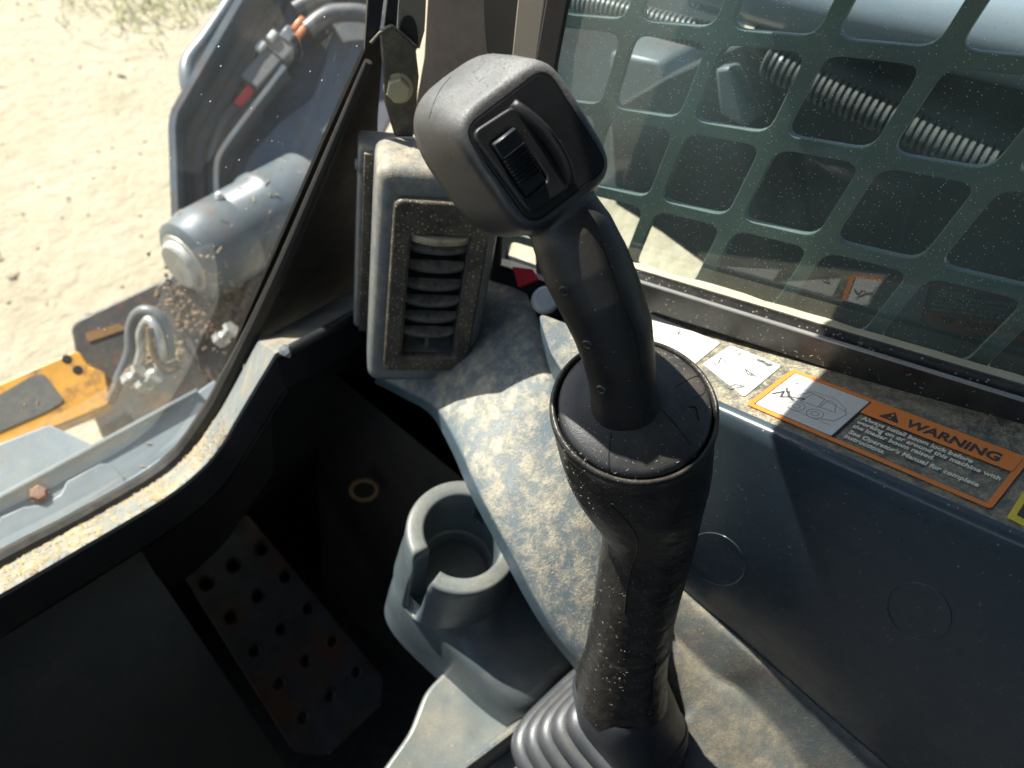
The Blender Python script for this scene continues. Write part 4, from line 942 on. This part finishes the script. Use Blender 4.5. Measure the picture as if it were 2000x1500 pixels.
for k, (pts, r) in enumerate((([(600, 60), (640, 30), (700, 25), (745, 40)], .016), ([(575, 20), (640, -10), (740, -5)], .014))):
    tag(link('arm_hose', tube(spline([PL(x, y, BM[0] + BMn * .04, BMn) for x, y in pts], 6), r, 12), 'hose', None), ('upper' if k else 'lower') + ' grey hose crossing the loader arm beside the pillar trim', 'hose', 'hoses crossing the arm')

# ================================================================== OUTSIDE THE SIDE WINDOW
OX = .78
def OXp(x, y, X0=OX): return PX(x, y, X0)
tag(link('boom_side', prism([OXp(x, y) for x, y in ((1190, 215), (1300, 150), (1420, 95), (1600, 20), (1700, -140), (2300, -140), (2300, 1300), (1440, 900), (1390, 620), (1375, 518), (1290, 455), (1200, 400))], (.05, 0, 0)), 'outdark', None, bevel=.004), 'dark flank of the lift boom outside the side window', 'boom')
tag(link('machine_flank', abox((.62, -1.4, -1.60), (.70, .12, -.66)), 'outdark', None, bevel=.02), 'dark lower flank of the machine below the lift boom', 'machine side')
def hose(pxs, X0, r, mt, nm, lab, cat, grp=None, n_=14):
    P = spline([OXp(x, y, X0) for x, y in pxs], 8); return tag(link(nm, tube(P, r, n_), mt, None), lab, cat, grp)
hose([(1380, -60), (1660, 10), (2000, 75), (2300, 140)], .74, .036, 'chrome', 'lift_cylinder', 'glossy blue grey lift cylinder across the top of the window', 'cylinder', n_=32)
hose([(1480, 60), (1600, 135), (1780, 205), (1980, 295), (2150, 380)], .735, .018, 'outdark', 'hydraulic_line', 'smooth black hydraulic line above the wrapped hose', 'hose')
def wrapped(pxs, X0, r, lab):
    t_ = thing('wrapped_hose', OXp(*pxs[0], X0), lab, 'hose', 'spiral wrapped hoses outside the window'); P = spline([OXp(x, y, X0) for x, y in pxs], 12)
    link('hose_core', tube(P, r * .86, 14), 'outdark', t_)
    # coil
    L_ = [0.]
    for a, b in zip(P[:-1], P[1:]): L_.append(L_[-1] + (b - a).length)
    pitch = r * .50; turns = int(L_[-1] / pitch); pts = []
    e = None; ns = turns * 12
    for i in range(ns):
        s = L_[-1] * i / ns; k = max(j for j in range(len(L_)) if L_[j] <= s); k = min(k, len(P) - 2); u = (s - L_[k]) / (L_[k + 1] - L_[k]); p = P[k].lerp(P[k + 1], u)
        tt = (P[k + 1] - P[k]).normalized(); f1, f2, _ = frame_of(tt, Vector((0, .2, 1))); a = 2 * math.pi * i / 12
        pts.append(p + f1 * (r * math.cos(a)) + f2 * (r * math.sin(a)))
    link('spiral_guard', tube(pts, r * .19, 5), 'spiral', t_)
wrapped([(1500, 118), (1590, 165), (1700, 215), (1830, 275), (1950, 325), (2120, 410)], .715, .0125, 'spiral wrapped hose sagging across the middle of the window')
wrapped([(1095, 5), (1180, 18), (1270, 42), (1350, 62), (1420, 80)], .72, .0115, 'spiral wrapped hose at the upper front of the window')
tag(link('link_plate', prism([OXp(x, y, .76) for x, y in ((1395, 135), (1430, 130), (1455, 190), (1480, 230), (1450, 250), (1405, 225))], (.02, 0, 0)), 'boom', None, bevel=.004), 'pale grey link plate behind the guard', 'plate')
tag(link('white_box', prism([OXp(x, y, .90) for x, y in ((1190, 100), (1290, 120), (1315, 215), (1290, 300), (1190, 300))], (.1, 0, 0)), 'boom', None, bevel=.006), 'pale grey sunlit box beyond the guard near the joystick head', 'box')

tag(link('haze_plate', prism([OXp(x, y, 1.02) for x, y in ((1040, -120), (1420, -120), (1400, 200), (1330, 330), (1215, 395), (1040, 360))], (.08, 0, 0)), 'boom', None, bevel=.006), 'pale grey plate added beyond the guard for the hazy view', 'frame')  # added plate that gives the grey haze behind the glass its colour
# things tucked between the arm panel and the wall, behind the joystick neck
tag(link('corner_moulding', pxprism([(1050, 610), (1130, 640), (1200, 720), (1240, 800), (1180, 850), (1120, 760), (1075, 690)], (PL(1100, 680, (.40, 0, 0), (1, 0, 0)), Vector((-.5, -.1, .85))), Vector((.02, 0, -.05)), .008), 'arm', None, bevel=.004), 'dusty grey corner moulding behind joystick neck', 'trim')
tag(link('red_tag', pxprism([(1000, 520), (1040, 525), (1052, 545), (1012, 560)], (D(1020, 540, .70), Vector((-.5, -.3, .8)).normalized()), Vector((.003, 0, -.004))), 'red', None, bevel=.0008), 'small red and white tag behind the joystick neck', 'tag')
tag(link('round_plug', lathe(D(1066, 585, .69), Vector((-.4, -.3, .8)), [(.0001, .004), (.010, .0035), (.0125, .001), (.013, -.006)], 24), 'white_part', None), 'pale round plug behind the joystick neck', 'plug')

# ================================================================== LOOSE STRAW AND GRASS (stuff)
def scatter(name, hosts, n_, size, label, mt, seed, upmin=.1, wgt=None, box=None, wd=.12):
    rg = random.Random(seed); V_ = []; F_ = []; tris = []
    dg = bpy.context.evaluated_depsgraph_get(); bpy.context.view_layer.update()
    for o in hosts:
        off = wloc(o) - Vector((0, 0, H))
        for p in o.data.polygons:
            if p.normal.z < upmin: continue
            c = p.center + off; cp = Vector((c.dot(CAMR), c.dot(CAMD), c.dot(CAMF))); px = (1000 + cp.x / cp.z * FPX, 750 + cp.y / cp.z * FPX)
            if p.normal.dot(-c) < 0: continue
            w_ = wgt(px, c, p.normal) if wgt else 1.
            if w_ > 0: tris.append((p.area * w_, o, p, off))
    if not tris: return
    tot = sum(t[0] for t in tris); cum = []; s = 0
    for t in tris: s += t[0]; cum.append(s)
    import bisect
    for _ in range(n_):
        t = tris[min(len(tris) - 1, bisect.bisect(cum, rg.random() * tot))]; o, p, off = t[1], t[2], t[3]
        vs = [o.data.vertices[i].co for i in p.vertices]; ws = [rg.random() ** 1.5 for _ in vs]; sw = sum(ws)
        c = sum((v * (q_ / sw) for v, q_ in zip(vs, ws)), Vector()) + off
        f1, f2, nn = frame_of(p.normal, Vector((rg.gauss(0, 1), rg.gauss(0, 1), rg.gauss(0, 1)))); L_ = size * rg.uniform(.3, 1.) ** 1.6 * 1.3; w2 = min(L_ * .5, size * wd * rg.uniform(.5, 1.4))
        d_ = (f1 + nn * rg.uniform(-.05, .35)).normalized(); b_ = c + nn * w2 * .5; k = len(V_)
        for e in (b_ - d_ * L_ / 2, b_ + d_ * L_ / 2):
            V_ += [e + f2 * w2 / 2, e - f2 * w2 / 2, e + nn * w2 * .6]
        F_ += [[k, k + 1, k + 4, k + 3], [k + 1, k + 2, k + 5, k + 4], [k + 2, k, k + 3, k + 5]]
    tag(link(name, pyd(V_, F_), mt, None, smooth=None), label, 'chaff', kind='stuff')
def g2(px, c, s): return math.exp(-((px[0] - c[0]) ** 2 + (px[1] - c[1]) ** 2) / (2 * s * s))
scatter('straw_chaff', [SL, LS], 520, .0016, 'pale straw chaff stuck on the joystick sleeve', 'straw2', 11, -1., lambda p, c, n: .12 + 1.6 * g2(p, (1120, 930), 40) + 1.2 * g2(p, (1190, 985), 35) + .6 * g2(p, (1240, 1240), 60) + 1.4 * g2(p, (1240, 1340), 40))
scatter('straw_chaff', [PR], 150, .0020, 'pale straw chaff on the palm flange', 'straw2', 12, -1., lambda p, c, n: .25 + 2.5 * g2(p, (1150, 880), 30) + 3 * g2(p, (1300, 705), 14) + 3 * g2(p, (1330, 700), 10) + 1.5 * g2(p, (1230, 930), 30))
sillo = [o for o in COL.objects if o.name.startswith('sill_strip')]
scatter('straw_litter', sillo, 1500, .006, 'tan straw litter heaped on the door sill', 'straw', 13, .3, lambda p, c, n: .02 + 2 * g2(p, (60, 1120), 45) + 1.5 * g2(p, (180, 1045), 50) + 1.6 * g2(p, (310, 960), 35) + 1.2 * g2(p, (400, 880), 30))
scatter('grip_lint', [grip], 170, .0016, 'fine lint and chips on the joystick head', 'straw2', 14, -1., lambda p, c, n: .06 + 3 * g2(p, (960, 105), 40) + .8 * g2(p, (900, 140), 30))
scatter('rail_chaff', [o for o in COL.objects if o.name.startswith(('rail_face', 'rail_groove', 'dust_bed'))], 420, .0022, 'fine chaff along the window rail', 'straw2', 15, -1.)
scatter('ledge_chaff', [AR], 260, .0025, 'fine chaff on the sweeping console panel', 'straw', 16, .2)
# grass tufts on the ground
rg = random.Random(5); V_ = []; F_ = []
for (px, py, n_, s) in ((235, 22, 60, .12), (300, 30, 40, .10), (330, 15, 30, .10), (160, 0, 40, .12), (440, -10, 60, .12), (480, 8, 60, .14), (470, -20, 80, .15), (400, -15, 50, .12)):
    base = PZ(px, py, GZ)
    for _ in range(n_):
        p = base + Vector((rg.gauss(0, s), rg.gauss(0, s), 0)); d_ = Vector((rg.gauss(0, .8), rg.gauss(0, .8), .5)).normalized(); L_ = rg.uniform(.05, .14); sd = d_.cross(Z_).normalized() * .003; k = len(V_)
        V_ += [p - sd, p + sd, p + d_ * L_ * .6 + sd * .7, p + d_ * L_ * .6 - sd * .7, p + d_ * L_ + Vector((0, 0, -.02))]; F_ += [[k, k + 1, k + 2, k + 3], [k + 3, k + 2, k + 4]]
M['grass'] = mat('grass_blades', (.20, .23, .05), .6, var=.35, vscale=20)
tag(link('grass', pyd(V_, F_), 'grass', None, smooth=None), 'sparse yellow green grass tufts on the sandy ground', 'grass', kind='stuff')
# pebbles and clods on the sand, mud smears and straw on the coupler
rg = random.Random(21); ms = []
for k in range(150):
    px, py = rg.uniform(-40, 480), rg.uniform(-30, 620)
    if px > 330 + .3 * (300 - py): continue
    c = PZ(px, py, GZ); s_ = rg.uniform(.003, .010) * (2.2 if rg.random() < .06 else 1)
    bm = bmesh.new(); bmesh.ops.create_icosphere(bm, subdivisions=1, radius=s_)
    for v in bm.verts: v.co *= 1 + .6 * noise.noise(v.co * 200 + Vector((k, 0, 0))); v.co.z *= .6
    bmesh.ops.translate(bm, verts=bm.verts, vec=c); mm = bpy.data.meshes.new('m'); bm.to_mesh(mm); bm.free(); ms.append(mm)
M['pebble'] = mat('pebble', (.34, .28, .19), .95, var=.35, vscale=6)
tag(link('pebbles', merge(*ms), 'pebble', None, smooth=60), 'small scattered pebbles and clods on the sand', 'pebbles', kind='stuff')
scatter('coupler_straw', [o for o in COL.objects if o.name.startswith(('plate_web', 'plate_mount', 'frame_ledge', 'pivot_boss', 'bar_top', 'cover_plate'))], 900, .011, 'tan straw and dirt bits scattered over the coupler and frame', 'straw', 22, -1., lambda p, c, n: .08 + 2.2 * g2(p, (400, 590), 50) + 1.5 * g2(p, (330, 720), 60) + .6 * g2(p, (200, 800), 50), wd=.16)
